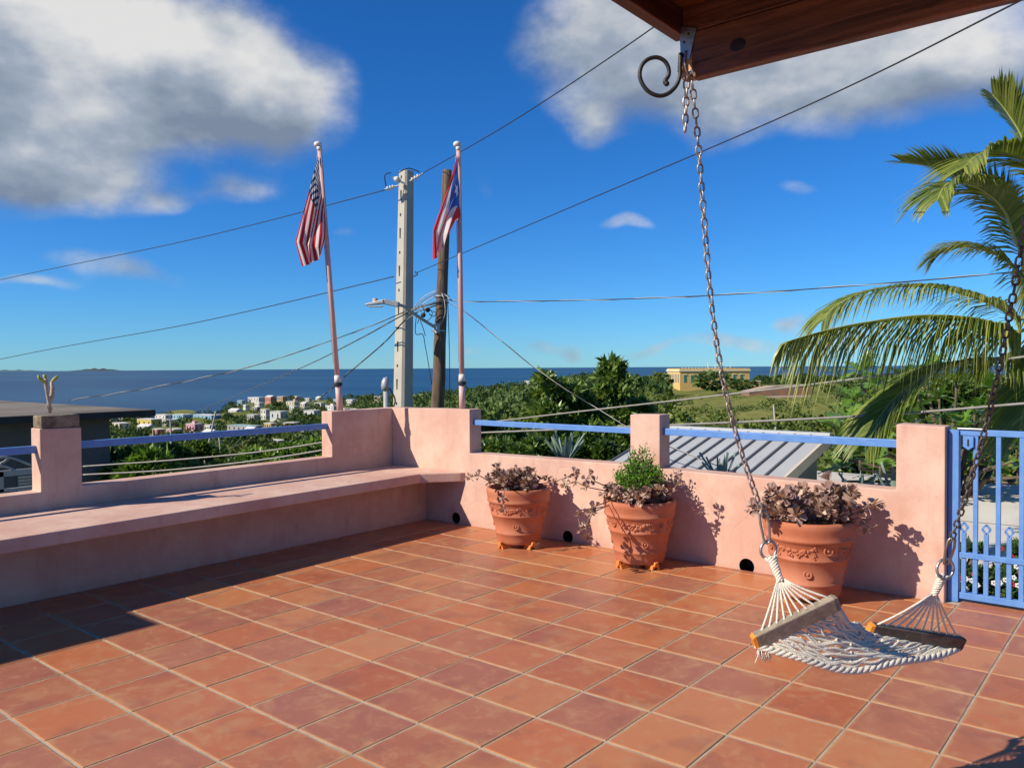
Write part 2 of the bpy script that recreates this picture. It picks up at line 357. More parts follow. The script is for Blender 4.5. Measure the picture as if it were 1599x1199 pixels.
SHADEWOOD = woodmat('weathered_shaded_bar', (.085, .06, .045), (.19, .155, .12), 1, 3, .6)  # weathered wood, darkened so the colour carries this bar's shaded face
ORANGE = pmat('orange_end', (.72, .27, .03), .6, (.6, .2, .03), 30, .6)
ROPE = pmat('cotton_rope', (.84, .79, .67), .9, (.72, .66, .54), 60, .6, .6, 260, spec=.15)
POLEW = woodmat('creosote_pole', (.055, .036, .024), (.19, .125, .08), 2, 1.2, .85)
PINKPOLE = pmat('pink_painted_pole', (.62, .40, .35), .5, (.55, .34, .30), 6, .6, .05, 60)
WHITEP = pmat('white_plastic', (.74, .71, .64), .5, (.6, .57, .5), 20, .6)
WIREB = pmat('black_wire', (.02, .02, .022), .6)
WIREG = pmat('grey_cable', (.30, .285, .25), .6, (.22, .2, .17), 12, .6)
WIREW = pmat('bare_wire', (.42, .41, .38), .5, metal=.3)
GALV = pmat('galvanised_grey', (.42, .43, .43), .5, (.34, .35, .35), 8, .6, .05, 50, metal=.3)
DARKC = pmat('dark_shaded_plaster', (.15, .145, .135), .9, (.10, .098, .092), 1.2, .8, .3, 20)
ROOFC = pmat('weathered_roof', (.26, .22, .165), .95, (.075, .066, .052), .55, .6, .5, 9, coord='Pos', stretch=(1, .35, 1))
MOLD = pmat('mouldy_slab_edge', (.055, .052, .047), .95, (.03, .03, .028), 3, .6, .4, 15)
METROOF = pmat('grey_metal_roof', (.50, .51, .50), .45, (.42, .43, .43), 1.5, .7, .03, 8, metal=.1, spec=.4)
SEAMM = pmat('shadow_dark_roof_seam', (.15, .155, .16), .45, metal=.3)  # seams coloured dark to stand in for the shadow lines beside them
CREAM = pmat('cream_fascia', (.62, .55, .42), .7, (.55, .48, .37), 5, .6)
GREENGREY = pmat('grey_green_wall', (.24, .26, .24), .9, (.2, .22, .2), 2, .6, .2, 20)
WHITEC = pmat('white_concrete', (.66, .63, .56), .9, (.48, .45, .38), 1.1, .6, .25, 18, coord='Pos', stretch=(1, .4, 1))
AGAVE = pmat('agave_leaf', (.22, .30, .235), .5, (.16, .235, .17), 5, .7, .05, 30)
KAL = leafmat('kalanchoe_leaf', (.20, .10, .085), (.42, .27, .21), (.66, .51, .38), .14, .5)
KALG = leafmat('kalanchoe_green', (.18, .17, .05), (.36, .32, .10), (.50, .42, .16), .15, .5)
STEMM = pmat('plant_stem', (.26, .17, .12), .8, (.18, .11, .08), 20, .6)
PARS = leafmat('bright_green_leaf', (.06, .17, .014), (.13, .30, .025), (.26, .46, .05), .3)
CACT = pmat('cactus_skin', (.52, .46, .34), .7, (.34, .27, .19), 22, .5, .3, 60)
CACTG = pmat('cactus_tip', (.50, .47, .10), .6, (.36, .38, .08), 22, .5)
LEAFM = leafmat('mango_leaf', (.030, .070, .012), (.095, .170, .028), (.27, .36, .08), .22, .38, .5)
LEAFB = leafmat('shrub_leaf', (.045, .10, .015), (.13, .235, .032), (.30, .43, .08), .28, .42)
LEAFF = leafmat('far_foliage', (.022, .050, .015), (.058, .105, .024), (.14, .20, .05), .12, .6, .2)
LEAFO = leafmat('olive_foliage', (.045, .068, .015), (.105, .145, .028), (.22, .26, .06), .15, .6, .2)
BREAD = leafmat('breadfruit_leaf', (.045, .125, .015), (.105, .23, .028), (.25, .38, .065), .3, .33, .5)
PALML = leafmat('palm_leaflet', (.045, .090, .016), (.13, .185, .032), (.36, .37, .08), .3, .38, .45)
RACH = pmat('palm_rachis', (.36, .36, .10), .5, (.28, .29, .08), 6, .6)
TRUNK = pmat('bark', (.16, .12, .085), .9, (.09, .07, .05), 6, .6, .6, 30)
BUSHF = leafmat('flower_bush_leaf', (.025, .06, .015), (.06, .12, .025), (.12, .19, .045), .25)
WFLOW = pmat('white_petal', (.62, .60, .57), .6); RFLOW = pmat('red_petal', (.30, .015, .03), .6)

# ------------------------------------------------------------------ terrain, sea
COLS = [(-1200, [(5, -3.2), (12, -3.6), (30, -7), (60, -12), (120, -19), (250, -29), (450, -36), (700, -42), (790, -44.2), (850, -46.5), (1300, -60)]),
        (335, [(5, -3.2), (12, -3.6), (30, -7), (60, -12), (120, -19), (250, -29), (450, -36), (700, -42), (790, -44.2), (850, -46.5), (1300, -60)]),
        (385, [(5, -3.2), (12, -3.6), (30, -7), (60, -12), (120, -19), (250, -29), (450, -36), (700, -40), (1000, -41), (1090, -44), (1150, -47), (1300, -60)]),
        (620, [(5, -3.2), (12, -3.6), (30, -7), (60, -11), (120, -17), (250, -25), (450, -31), (700, -35), (1000, -37), (1120, -42), (1200, -47), (1300, -60)]),
        (740, [(5, -3.2), (12, -3.6), (30, -6.5), (60, -9.5), (120, -13), (250, -18), (450, -23), (700, -27), (950, -29), (1100, -40), (1200, -47), (1300, -60)]),
        (840, [(5, -3.2), (12, -3.6), (30, -6), (60, -8.5), (120, -10.5), (250, -14), (450, -18), (700, -19), (900, -18), (1050, -32), (1200, -47), (1300, -60)]),
        (940, [(5, -3.2), (12, -3.5), (30, -5.5), (60, -7.5), (120, -9), (250, -12), (450, -15), (700, -14), (900, -11), (1050, -25), (1200, -47), (1300, -60)]),
        (1030, [(5, -3.2), (12, -3.4), (30, -4.5), (60, -5), (120, -7), (250, -10), (380, -11.2), (450, -12.5), (700, -17), (900, -17), (1050, -32), (1200, -47), (1300, -60)]),
        (1150, [(5, -3.2), (12, -3.4), (30, -3.6), (60, -4), (120, -6.5), (250, -9.2), (380, -10.8), (500, -12), (700, -18), (900, -26), (1000, -40), (1100, -47), (1300, -60)]),
        (1260, [(5, -3.2), (12, -3.4), (30, -3.5), (60, -4), (120, -6), (250, -8.6), (380, -10.2), (500, -11), (700, -16), (900, -25), (1000, -40), (1100, -47), (1300, -60)]),
        (2900, [(5, -3.2), (12, -3.4), (30, -3.5), (60, -4), (120, -6), (250, -8.6), (380, -10.2), (500, -11), (700, -16), (900, -25), (1000, -40), (1100, -47), (1300, -60)])]
def tz(px, D):
    xs = [c[0] for c in COLS]; hs_ = [np.interp(math.log(D), [math.log(d) for d, z in c[1]], [z for d, z in c[1]]) for c in COLS]
    return float(np.interp(px, xs, hs_))
def gp(px, D):
    d = ray(px, 571.4); p = CC+d*D; return np.array([p[0], p[1], tz(px, D)])
def Dfor(px, y):
    for D in np.geomspace(20, 1150, 260):
        if pj(gp(px, D))[1] <= y: return float(D)
    return 1000.0
pxs = np.arange(-1200, 2901, 45.0); Ds = np.geomspace(5, 1300, 70)
V = np.array([gp(p, d)+np.array([0, 0, (rng.random()-.5)*.012*d if 20 < d < 900 else 0]) for d in Ds for p in pxs]); n = len(pxs)
Fq = np.array([(i*n+j, i*n+j+1, (i+1)*n+j+1, (i+1)*n+j) for i in range(len(Ds)-1) for j in range(n-1)])
tag(npmesh('ground', V, Fq, groundmat('hillside_ground', (.13, .155, .030), (.24, .235, .060), (.075, .105, .024), .02, .35), smooth=True), kind='structure')
mb = MB(); nseg = 180; R = 19000.0
mb.add([(0, 0, -45)]+[(R*math.cos(2*math.pi*k/nseg), R*math.sin(2*math.pi*k/nseg), -45) for k in range(nseg)], [(0, 1+k, 1+(k+1) % nseg) for k in range(nseg)])
m_, b_, p_, o_ = newmat('sea_water'); pos_ = b_.n('ShaderNodeNewGeometry').outputs['Position']
b_.set(p_.inputs['Base Color'], b_.mix(b_.smooth(b_.noise(b_.v('MULTIPLY', pos_, (.0006, .0016, 1)), 1.0, 5), .35, .65), (.010, .055, .120), (.020, .085, .155)))
p_.inputs['Roughness'].default_value = .45; p_.inputs['Specular IOR Level'].default_value = .3
bn_ = b_.n('ShaderNodeBump'); bn_.inputs['Strength'].default_value = .7; bn_.inputs['Distance'].default_value = 1.0
b_.set(bn_.inputs['Height'], b_.noise(pos_, .12, 5, .6)); m_.node_tree.links.new(bn_.outputs[0], p_.inputs['Normal'])
tag(mb.build('sea', m_, fix=False), kind='structure')
for px, w_, h_, D_ in ((152, 900, 62, 17500), (15, 1500, 34, 18500)):
    c = at(px, 575, D_); c[2] = -46; mb = MB(); N = 14; k = CR[:2]
    top = [(c[0]+k[0]*w_*(i/N-.5), c[1]+k[1]*w_*(i/N-.5), -46+h_*max(0, math.sin(math.pi*i/N))**.8*(.7+.3*math.sin(i*2.3))) for i in range(N+1)]
    fr = [(p[0]-CF[0]*-400, p[1]-CF[1]*-400, -46) for p in top]; bk = [(p[0]-CF[0]*400, p[1]-CF[1]*400, -46) for p in top]
    mb.add(fr+top+bk, [(i, i+1, N+2+i, N+1+i) for i in range(N)]+[(N+1+i, N+2+i, 2*N+3+i, 2*N+2+i) for i in range(N)])
    tag(mb.build('far_island', pmat('island_slope', (.05, .07, .05), .9), smooth=True), kind='structure')

# ------------------------------------------------------------------ terrace floor
TX, TY, TS = -4.433, 1.597, .342
fl = MB().box((-6.0, -3.2, -.30), (2.6, 5.44, -.0036)).box((-1.084, 5.44, -.30), (2.6, 5.66, -.0036)).build('terrace_floor', GROUT); tag(fl, kind='structure')
def tile_mesh(w, h, name='tile'):
    b = .0032; mb = MB(); a, c = w/2, h/2
    o = [(-a, -c), (a, -c), (a, c), (-a, c)]; i_ = [(-a+b, -c+b), (a-b, -c+b), (a-b, c-b), (-a+b, c-b)]
    vs = [(x, y, -.012) for x, y in o]+[(x, y, -.0018) for x, y in o]+[(x, y, 0) for x, y in i_]
    fs = [(8, 9, 10, 11)]+[(k, (k+1) % 4, 4+(k+1) % 4, 4+k) for k in range(4)]+[(4+k, 4+(k+1) % 4, 8+(k+1) % 4, 8+k) for k in range(4)]
    me = bpy.data.meshes.new(name); me.from_pydata(vs, [], fs); me.materials.append(TILE); return me
TM = {}; rest = MB(); ntile = 0
for i in range(-15, 13):
    for j in range(-4, 21):
        x0, x1 = TX+TS*j+.0045, TX+TS*(j+1)-.0045; y0, y1 = TY+TS*i+.0062, TY+TS*(i+1)-.0062
        x0 = max(x0, -5.52); ylim = 5.44 if (x0+x1)/2 < -1.084 else 5.66; y1 = min(y1, ylim); x1 = min(x1, 2.6)
        if x1-x0 < .02 or y1-y0 < .02: continue
        cs = [(x, y, 0) for x in (x0, x1) for y in (y0, y1)]; pr = [pj(c) for c in cs]
        vis = any(q[2] > .3 and -15 < q[0] < 1614 and -15 < q[1] < 1214 for q in pr)
        dz = random.uniform(-.0012, .0006)
        if vis:
            key = (round(x1-x0, 3), round(y1-y0, 3))
            if key not in TM: TM[key] = tile_mesh(*key)
            t = bpy.data.objects.new('tile', TM[key]); COL.objects.link(t); t.parent = fl; t.location = ((x0+x1)/2, (y0+y1)/2, dz)
            t.rotation_euler = (random.gauss(0, .0016), random.gauss(0, .0016), random.gauss(0, .003)); ntile += 1
        else: rest.box((x0, y0, -.012), (x1, y1, dz))
tag(rest.build('tile_field', TILE, fl), kind='stuff')
print('tiles', ntile)

# ------------------------------------------------------------------ parapet walls, bench
def bool_holes(ob, holes):
    cut = MB()
    for p, r in holes: cut.tube([p+np.array([0, -.1, 0]), p+np.array([0, .12, 0])], r, 24)
    c = cut.build('cutter', BLACK); m = ob.modifiers.new('b', 'BOOLEAN'); m.object = c; m.operation = 'DIFFERENCE'; m.solver = 'EXACT'
    dg = bpy.context.evaluated_depsgraph_get(); me = bpy.data.meshes.new_from_object(ob.evaluated_get(dg)); ob.modifiers.clear(); ob.data = me
    bpy.data.objects.remove(c)
wb = MB().prism([(-6.155, -3.4), (-1.084, -3.4), (-1.084, 1.066), (-1.361, 1.072), (-1.361, .657), (-3.026, .666), (-3.026, 1.074), (-3.284, 1.068), (-3.284, .676), (-4.968, .660), (-4.968, 1.058), (-6.155, 1.043)], 5.44, 5.60, 1)
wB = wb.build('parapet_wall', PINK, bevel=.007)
drains = [(ony(712, 808.5, 5.44), .052), (ony(886.5, 838, 5.44), .052), (ony(1166, 884, 5.44), .056)]
bool_holes(wB, drains)
tag(wB, 'sunlit pink stucco parapet wall with three pillars behind the flower pots', 'wall')
for p, r in drains:
    MB().tube([p+np.array([0, .004, 0]), p+np.array([0, .11, 0])], r-.002, 24, cap=False).tube([p+np.array([0, .108, 0]), p+np.array([0, .112, 0])], r-.002, 24).build('drain_pipe', BLACK, wB)
wa = MB().prism([(-4.5, -3.4), (5.438, -3.4), (5.438, 1.043), (4.698, 1.041), (4.698, .626), (2.498, .621), (2.498, 1.035), (2.226, 1.041), (2.226, .609), (-4.5, .600)], -6.155, -6.0, 0)
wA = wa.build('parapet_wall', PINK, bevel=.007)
tag(wA, 'shaded pink stucco parapet wall forming the backrest of the long bench', 'wall')
tag(MB().box((-9.5, -5.5, -3.4), (-6.16, -.98, 2.565)).build('house_wing', PINK, bevel=.01), 'tall pink house wing beyond the end of the shaded parapet', 'house')
bench = thing('built_in_bench', (-5.6, 3.4, 0), 'long pink stucco bench running along the shaded parapet into the corner', 'bench')
MB().prism([(-5.999, -.5), (-5.07, -.5), (-5.150, 1.69), (-5.281, 5.113), (-5.049, 5.399), (-5.027, 5.439), (-5.999, 5.439)], .398, .482, 2).build('seat', PINK, bench, bevel=.008)
MB().box((-5.995, -.6, -.003), (-5.52, 5.437, .399)).build('support_wall', PINK, bench)
def rail(p0, p1, h, d, label):
    o = MB().box(p0, p1).build('hand_rail', BLUE, bevel=.003); return tag(o, label, 'rail')
rail((-6.10, 2.47, .879), (-6.062, 4.73, .930), 0, 0, 'shaded blue hand rail above the bench beside the corner')
rail((-6.10, -.66, .871), (-6.062, 2.25, .922), 0, 0, 'blue hand rail ending at the pillar that carries the cactus')
rail((-5.00, 5.487, .914), (-3.25, 5.53, .960), 0, 0, 'sunlit blue hand rail above the pot with the spilling plant')
rail((-3.05, 5.487, .919), (-1.34, 5.53, .969), 0, 0, 'sunlit blue hand rail in front of the grey metal roof')
# block and cactus on the pillar
tag(MB().box((-6.148, 2.238, 1.041), (-6.006, 2.490, 1.127)).build('concrete_block', MOSSC, bevel=.006), 'mossy stained concrete block on top of a pink pillar', 'block')
cb = onx(77, 640, -6.07); cac = thing('cactus', (cb[0], cb[1], 1.125), 'small spindly pale cactus with yellow tips on the mossy block', 'cactus')
def cx(pts, rs, name, mat): MB().tube([onx(x, y, -6.07+dx) for x, y, dx in pts], rs, 8).build(name, mat, cac, smooth=True)
cx([(78, 645, 0), (77, 630, 0), (74, 615, 0), (72, 600, .01), (71, 591, .01)], [.011, .014, .012, .014, .010], 'stem', CACT)
cx([(77, 632, 0), (81, 620, -.01), (82, 606, -.02), (80, 596, -.02)], [.008, .017, .014, .009], 'stem', CACT)
for q in ([(72, 598, .01), (66, 594, .02), (61, 590, .02), (59, 586, .02)], [(72, 594, .01), (70, 588, 0), (69, 585, 0)], [(80, 597, -.02), (85, 592, -.02), (90, 588, -.03)]):
    cx(q, [.008, .013, .010, .005][:len(q)], 'tip', CACTG)
for k in range(7):
    t = random.random(); MB().tube([onx(77+random.uniform(-6, 6), 640, -6.07), onx(77+random.uniform(-2, 2), 628, -6.07)], [.003, .004], 5).build('root', CACT, cac)

# ------------------------------------------------------------------ gate
GY = 5.53
gate = thing('metal_gate', (-.5, GY, 0), 'bright blue metal gate with diamond-tipped pickets beside the pink pillar', 'gate')
def gb(a, b, name, bev=.002): return MB().box(a, b).build(name, BLUE, gate, bevel=bev)
gx = lambda px, py=800: float(ony(px, py, GY)[0])
zt = float(ony(1540, 676, GY)[2]); zm = float(ony(1540, 870, GY)[2])
gb((-1.080, GY-.03, .0), (-1.022, GY+.03, zt+.012), 'frame_post')
gb((-1.022, GY-.016, zt-.018), (.16, GY+.016, zt+.018), 'top_rail'); gb((-1.022, GY-.02, zm-.016), (.16, GY+.02, zm+.016), 'middle_rail'); gb((-1.022, GY-.018, .022), (.16, GY+.018, .060), 'bottom_rail')
gb((.16, GY-.03, .0), (.218, GY+.03, zt+.012), 'frame_post')
x_l0 = gx(1523.5); dxl = gx(1559)-gx(1523.5); x_s0 = gx(1505.5)
for k in range(9):
    x = x_l0+dxl*k
    if x < .13: gb((x-.0125, GY-.0125, .060), (x+.0125, GY+.0125, zt-.018), 'long_bar', .0015)
    x = x_s0+dxl*k
    if x < .13:
        p = gb((x-.0125, GY-.0115, .060), (x+.0125, GY+.0115, zm+.135), 'picket', .0015)
        mb = MB(); zc = zm+.135; q = [(0, 0), (.022, .030), (0, .060), (-.022, .030)]
        [mb.bar((x+q[w_][0], GY, zc+q[w_][1]), (x+q[(w_+1) % 4][0], GY, zc+q[(w_+1) % 4][1]), .012, .011, up=(0, 1, 0)) for w_ in range(4)]; mb.build('diamond_finial', BLUE, p)
pl = MB().box((-1.0, GY-.030, zt-.085), (-.945, GY-.020, zt-.02)).prism([(-1.0, zt-.085), (-.972, zt-.105), (-.945, zt-.085)], GY-.030, GY-.020, 1).build('latch_plate', BLUE, gate)
MB().box((-.977, GY-.033, zt-.080), (-.969, GY-.0305, zt-.04)).build('keyhole_slot', BLACK, pl)
MB().tube([(-1.03, GY-.022, zt+.022), (-.90, GY-.022, zt+.022), (-.885, GY-.022, zt+.01)], .006, 8).build('latch_bolt', STEEL, gate)

# ------------------------------------------------------------------ pots
def pot(cx_, cy_, s, label, rot):
    t = thing('flower_pot', (cx_, cy_, 0), label, 'pot', 'terracotta pots along the parapet')
    z0 = .035; H = .455*s; Rr = .268*s; Rb = .178*s
    prof = [(Rb*.97, z0), (Rb, z0+.01), (Rb+.008*s, z0+.035*s), (Rb+.012*s, z0+.075*s), (Rb+.021*s, z0+.083*s), (Rb+.021*s, z0+.092*s), (Rb+.014*s, z0+.10*s)]
    r2 = Rb+.046*s; prof += [(r2, z0+.225*s), (r2+.008*s, z0+.231*s), (r2+.008*s, z0+.241*s), (r2+.003*s, z0+.247*s)]
    r3 = Rb+.068*s; prof += [(r3, z0+.335*s), (r3+.012*s, z0+.342*s), (r3+.016*s, z0+.355*s), (r3+.010*s, z0+.362*s), (r3+.016*s, z0+.385*s), (Rr-.006*s, z0+.40*s), (Rr, z0+.415*s), (Rr, z0+.44*s), (Rr-.006*s, z0+H), (Rr-.030*s, z0+H), (Rr-.036*s, z0+H-.05*s)]
    MB().lathe(prof, (cx_, cy_, 0), 56).build('pot_body', TERRA, t, smooth=True, fix=True)
    MB().lathe([(.001, z0+H-.04*s), (Rr-.034*s, z0+H-.045*s)], (cx_, cy_, 0), 24, capb=False).build('potting_soil', SOIL, t)
    # moulded garlands and rosettes in the upper band
    def rad(z):
        q = sorted(prof[:14], key=lambda a: a[1]); return float(np.interp(z, [a[1] for a in q], [a[0] for a in q]))
    def sp(a, z, out=0.0): r = rad(z)+out; return np.array([cx_+r*math.cos(a), cy_+r*math.sin(a), z])
    for k in range(4):
        a0 = rot+k*math.pi/2; mb = MB(); zc = z0+.300*s
        for q in range(56):
            u = random.uniform(-1, 1); a = a0+u*.42; dz = -.032*(1-u*u)*s+.008*s+random.uniform(-.019, .019)*s*(1.2-u*u)
            mb.sphere(sp(a, zc+dz, -.002), random.uniform(.007, .0125)*s, 7, 4)
        for sg in (-1, 1):
            for q in range(7): mb.sphere(sp(a0+sg*(.46+.03*math.sin(q*2.1)), zc+.018*s-q*.011*s, -.002), .0085*s, 6, 4)
        mb.build('garland_relief', TERRA, t, smooth=True)
        ar = a0+math.pi/4
        for zz, rr in ((zc, .025*s), (z0+.155*s, .021*s)):
            c = sp(ar if zz == zc else a0+.3, zz); aa = ar if zz == zc else a0+.3
            tn = np.array([-math.sin(aa), math.cos(aa), 0]); mb = MB()
            mb.tube([c+tn*rr*math.cos(w_)+np.array([0, 0, rr*math.sin(w_)]) for w_ in np.linspace(0, 2*math.pi, 15)[:-1]], .0055*s, 6, closed=True)
            mb.sphere(c, .009*s, 7, 4); mb.build('rosette', TERRA, t, smooth=True)
    return t
POTS = [(-4.117, 5.087, .97, 'terracotta pot with moulded garland nearest the bench, purple succulent spilling over its rim', -1.3), (-3.02, 5.13, .98, 'terracotta pot with moulded garland in front of the narrow pillar, holding a green bush', -1.15), (-1.763, 5.036, 1.03, 'terracotta pot with moulded garland behind the hammock swing', -1.55)]
for (x, y, s, lab, rt), nm in zip(POTS, ('the pot nearest the bench', 'the pot with the green bush', 'the pot behind the hammock swing')):
    pot(x, y, s, lab, rt)
    va = math.atan2(-y, -x)
    for da in (-.85, .62, 2.9):
        a = va+da; c = np.array([x+.165*s*math.cos(a), y+.165*s*math.sin(a), 0]); dr = np.array([math.cos(a), math.sin(a), 0]); tn = np.array([-dr[1], dr[0], 0])
        mb = MB()
        pr = [(-.055, 0), (-.03, 0), (-.012, .020), (.012, .020), (.03, 0), (.055, 0), (.03, .034), (-.03, .034)]
        prof = [(-.034, .0), (-.018, .0), (-.008, .020), (.008, .020), (.018, .0), (.034, .0), (.022, .034), (-.022, .034)]
        vs = [c+dr*e+tn*p+np.array([0, 0, q]) for e in (-.05, .035) for p, q in prof]
        mb.add(vs, [tuple(range(8))[::-1], tuple(range(8, 16))]+[(k, (k+1) % 8, 8+(k+1) % 8, 8+k) for k in range(8)])
        mb.add([c+dr*.030+tn*p+np.array([0, 0, q]) for p, q in ((-.020, .030), (.020, .030), (.014, .058), (-.014, .058))]+[c+dr*.046+tn*p+np.array([0, 0, q]) for p, q in ((-.020, .030), (.020, .030), (.012, .054), (-.012, .054))],
               [(0, 1, 2, 3), (7, 6, 5, 4), (0, 4, 5, 1), (1, 5, 6, 2), (2, 6, 7, 3), (3, 7, 4, 0)])
        tag(mb.build('pot_foot', FOOTM, origin=tuple(c)), 'small orange clay foot under '+nm, 'pot foot', 'clay feet under '+nm)
# ------------------------------------------------------------------ potted plants
def succulent(c, label, spread, nst, lsz, hgt, trailing=(), mat=KAL):
    t = thing('succulent_plant', c, label, 'plant'); c = np.array(c, float)
    st = MB(); P, Dv, S = [], [], []
    def stem(path, nrose=1):
        st.tube(path, np.linspace(.0045, .003, len(path)).tolist(), 6)
        for k in range(len(path)):
            t_ = k/(len(path)-1)
            n = 13 if k == len(path)-1 else (8 if t_ > .2 else 3)
            d0 = path[min(k+1, len(path)-1)]-path[max(k-1, 0)]; d0 = d0/(np.linalg.norm(d0)+1e-9)
            for q in range(n):
                v = unit(1)[0]; v = v-d0*(v@d0)*(.6 if k < len(path)-1 else .2)+d0*.35; v[2] += .15
                P.append(path[k]+v*.006); Dv.append(v); S.append(lsz*1.15*random.uniform(.65, 1.2))
    for k in range(nst):
        a = random.uniform(0, 2*math.pi); r = spread*math.sqrt(random.uniform(.02, 1)); b0 = c+np.array([math.cos(a), math.sin(a), 0])*r*.45
        e = c+np.array([math.cos(a)*r, math.sin(a)*r, random.uniform(.25, 1)*hgt]); mid = (b0+e)/2+np.array([0, 0, .03])
        stem([b0, (b0+mid)/2+np.array([0, 0, .008]), mid, (mid+e)/2+np.array([0, 0, .012]), e])
    for path in trailing: stem([np.array(p) for p in path])
    st.build('stems', STEMM, t, smooth=True)
    v, f, ti = leaves(T_OBO, np.array(P), np.array(Dv), np.array(S), tint=np.clip(rng.normal(.5, .25, len(P)), 0, 1))
    npmesh('foliage', v, f, mat, t, ti, smooth=False); return t
p1, p2, p3 = [np.array([p[0], p[1], .035+.44*p[2]]) for p in POTS]
succulent(p1, 'purplish succulent with a stem reaching over its pot rim, beside the bench', .24, 46, .036, .13,
          [[p1+np.array([-.15, -.05, .02]), at(765, 752, 6.35), at(748, 742, 6.3), at(734, 745, 6.25)], [p1+np.array([-.02, -.14, .02]), at(790, 755, 6.2), at(786, 775, 6.2), at(785, 795, 6.2)],
           [p1+np.array([.1, .05, .03]), at(865, 752, 6.4), at(885, 745, 6.3), at(896, 738, 6.2)], [p1+np.array([0, 0, .03]), at(785, 745, 6.4), at(778, 735, 6.4), at(775, 730, 6.4)]])
succulent(p2, 'purplish succulent round the green bush with one stem dangling beside the pot', .26, 52, .037, .11,
          [[p2+np.array([-.12, -.1, .0]), at(925, 800, 5.6), at(918, 820, 5.6), at(908, 828, 5.6), at(902, 806, 5.6)], [p2+np.array([-.1, .0, .03]), at(915, 760, 5.8), at(900, 752, 5.8), at(884, 756, 5.8)],
           [p2+np.array([-.12, .0, .03]), at(930, 752, 5.8), at(922, 742, 5.8), at(915, 748, 5.8)], [p2+np.array([-.1, -.1, .03]), at(930, 790, 5.6), at(922, 800, 5.55), at(915, 822, 5.55), at(917, 838, 5.55)],
           [p2+np.array([.15, .05, .03]), at(1050, 770, 5.7), at(1056, 758, 5.7), at(1060, 750, 5.7)]])
succulent(p3, 'brownish large-leaved succulent in the pot behind the hammock swing', .29, 40, .050, .17,
          [[p3+np.array([-.2, -.05, .02]), at(1190, 800, 4.9), at(1180, 795, 4.85), at(1173, 792, 4.85)], [p3+np.array([.05, .1, .05]), at(1310, 790, 5.0), at(1303, 770, 5.0), at(1293, 750, 5.0)],
           [p3+np.array([.18, 0, .03]), at(1325, 790, 4.9), at(1331, 778, 4.9), at(1332, 770, 4.9)], [p3+np.array([.2, 0, .03]), at(1340, 800, 4.9), at(1352, 792, 4.9), at(1364, 788, 4.9)], [p3+np.array([.22, .0, .02]), at(1345, 808, 4.9), at(1352, 815, 4.88), at(1356, 826, 4.88)]])
# green bush in the middle pot
gbush = thing('green_bush', p2, 'bright green feathery bush growing out of the pot by the narrow pillar', 'plant'); P, Dv = [], []; st = MB()
for k in range(120):
    a = random.uniform(0, 2*math.pi); r = .20*math.sqrt(random.random()); h = (.14+.19*(1-(r/.21)**2)*random.uniform(.6, 1.12))
    if k < 10: h = random.uniform(.32, .42); r *= .45
    b0 = p2+np.array([math.cos(a)*r*.3, math.sin(a)*r*.3, -.03]); e = p2+np.array([math.cos(a)*r, math.sin(a)*r, h]); st.tube([b0, (b0+e)/2+np.array([0, 0, .02]), e], [.003, .0025, .0015], 5)
    for q in range(40):
        u = random.uniform(.35, 1.0); o = unit(1)[0]*random.uniform(.005, .030); P.append(b0+(e-b0)*u+o); v = o/np.linalg.norm(o)+np.array([0, 0, .7]); Dv.append(v)
st.build('stems', STEMM, gbush); v, f, ti = leaves(T_OBO, np.array(P), np.array(Dv), rng.uniform(.013, .026, len(P)), tint=np.clip(rng.normal(.5, .25, len(P)), 0, 1)); npmesh('foliage', v, f, PARS, gbush, ti)
# dry leaf on the tiles
lf = onz(370, 882); tag(MB().add([lf+np.array(q) for q in ((-.02, -.01, .003), (0, -.018, .014), (.03, .0, .004), (.0, .016, .013))], [(0, 1, 2), (0, 2, 3)]).build('dry_leaf', pmat('dry_leaf', (.42, .38, .33), .8), origin=tuple(lf)), 'curled pale dry leaf lying on the shaded tiles by the bench', 'leaf')

# ------------------------------------------------------------------ porch roof, chains, hammock swing
pr = thing('porch_roof', (-1.1, 2.2, 2.29), 'corner of a dark red stained timber porch roof with board deck', 'roof')
MB().box((-1.112, 2.195, 2.291), (2.6, 2.235, 2.425)).build('beam', REDWOOD, pr, bevel=.004)
MB().box((-1.146, 2.1955, 2.295), (-1.1125, 2.2345, 2.424)).build('beam_end', RAWWOOD, pr, bevel=.002)
MB().box((-1.185, -2.6, 2.426), (-1.145, 2.236, 2.565)).build('edge_board', REDWOODY, pr, bevel=.003)
MB().box((-1.144, 2.196, 2.427), (2.6, 2.236, 2.565)).build('fascia_board', REDWOOD, pr, bevel=.003)
for k in range(16):
    y1 = 2.19-k*.145; MB().box((-1.143, y1-.140, 2.50), (2.6, y1, 2.522)).build('deck_board', REDWOOD, pr, bevel=.002)
for k in range(4):
    x = -.55+k*.75; MB().box((x, -2.6, 2.40), (x+.04, 2.19, 2.499)).build('rafter', REDWOODY, pr, bevel=.003)
for px_, py_ in ((2.45, 2.17), (2.45, -2.5), (-1.2, -2.5)): MB().box((px_-.06, py_-.06, -.004), (px_+.06, py_+.06, 2.40)).build('post', REDWOODY, pr, bevel=.004)
br = MB().prism([(-1.150, 2.45), (-1.095, 2.43), (-1.118, 2.345), (-1.146, 2.36)], 2.190, 2.1935, 1).build('corner_bracket', STEEL, pr)
for q in ((-1.128, 2.37), (-1.12, 2.42), (-1.135, 2.40)): MB().tube([(q[0], 2.1885, q[1]), (q[0], 2.1935, q[1])], .004, 8).build('bolt', IRON, br)
MB().sphere((-.97, 2.1955, 2.352), .022, 12, 6, sc=(1.2, .08, .9)).build('knot', pmat('knot', (.018, .008, .005), .6), pr)
hook = thing('scroll_hook', (-1.15, 2.2, 2.33), 'black wrought iron scroll hook on the porch beam end', 'hook')
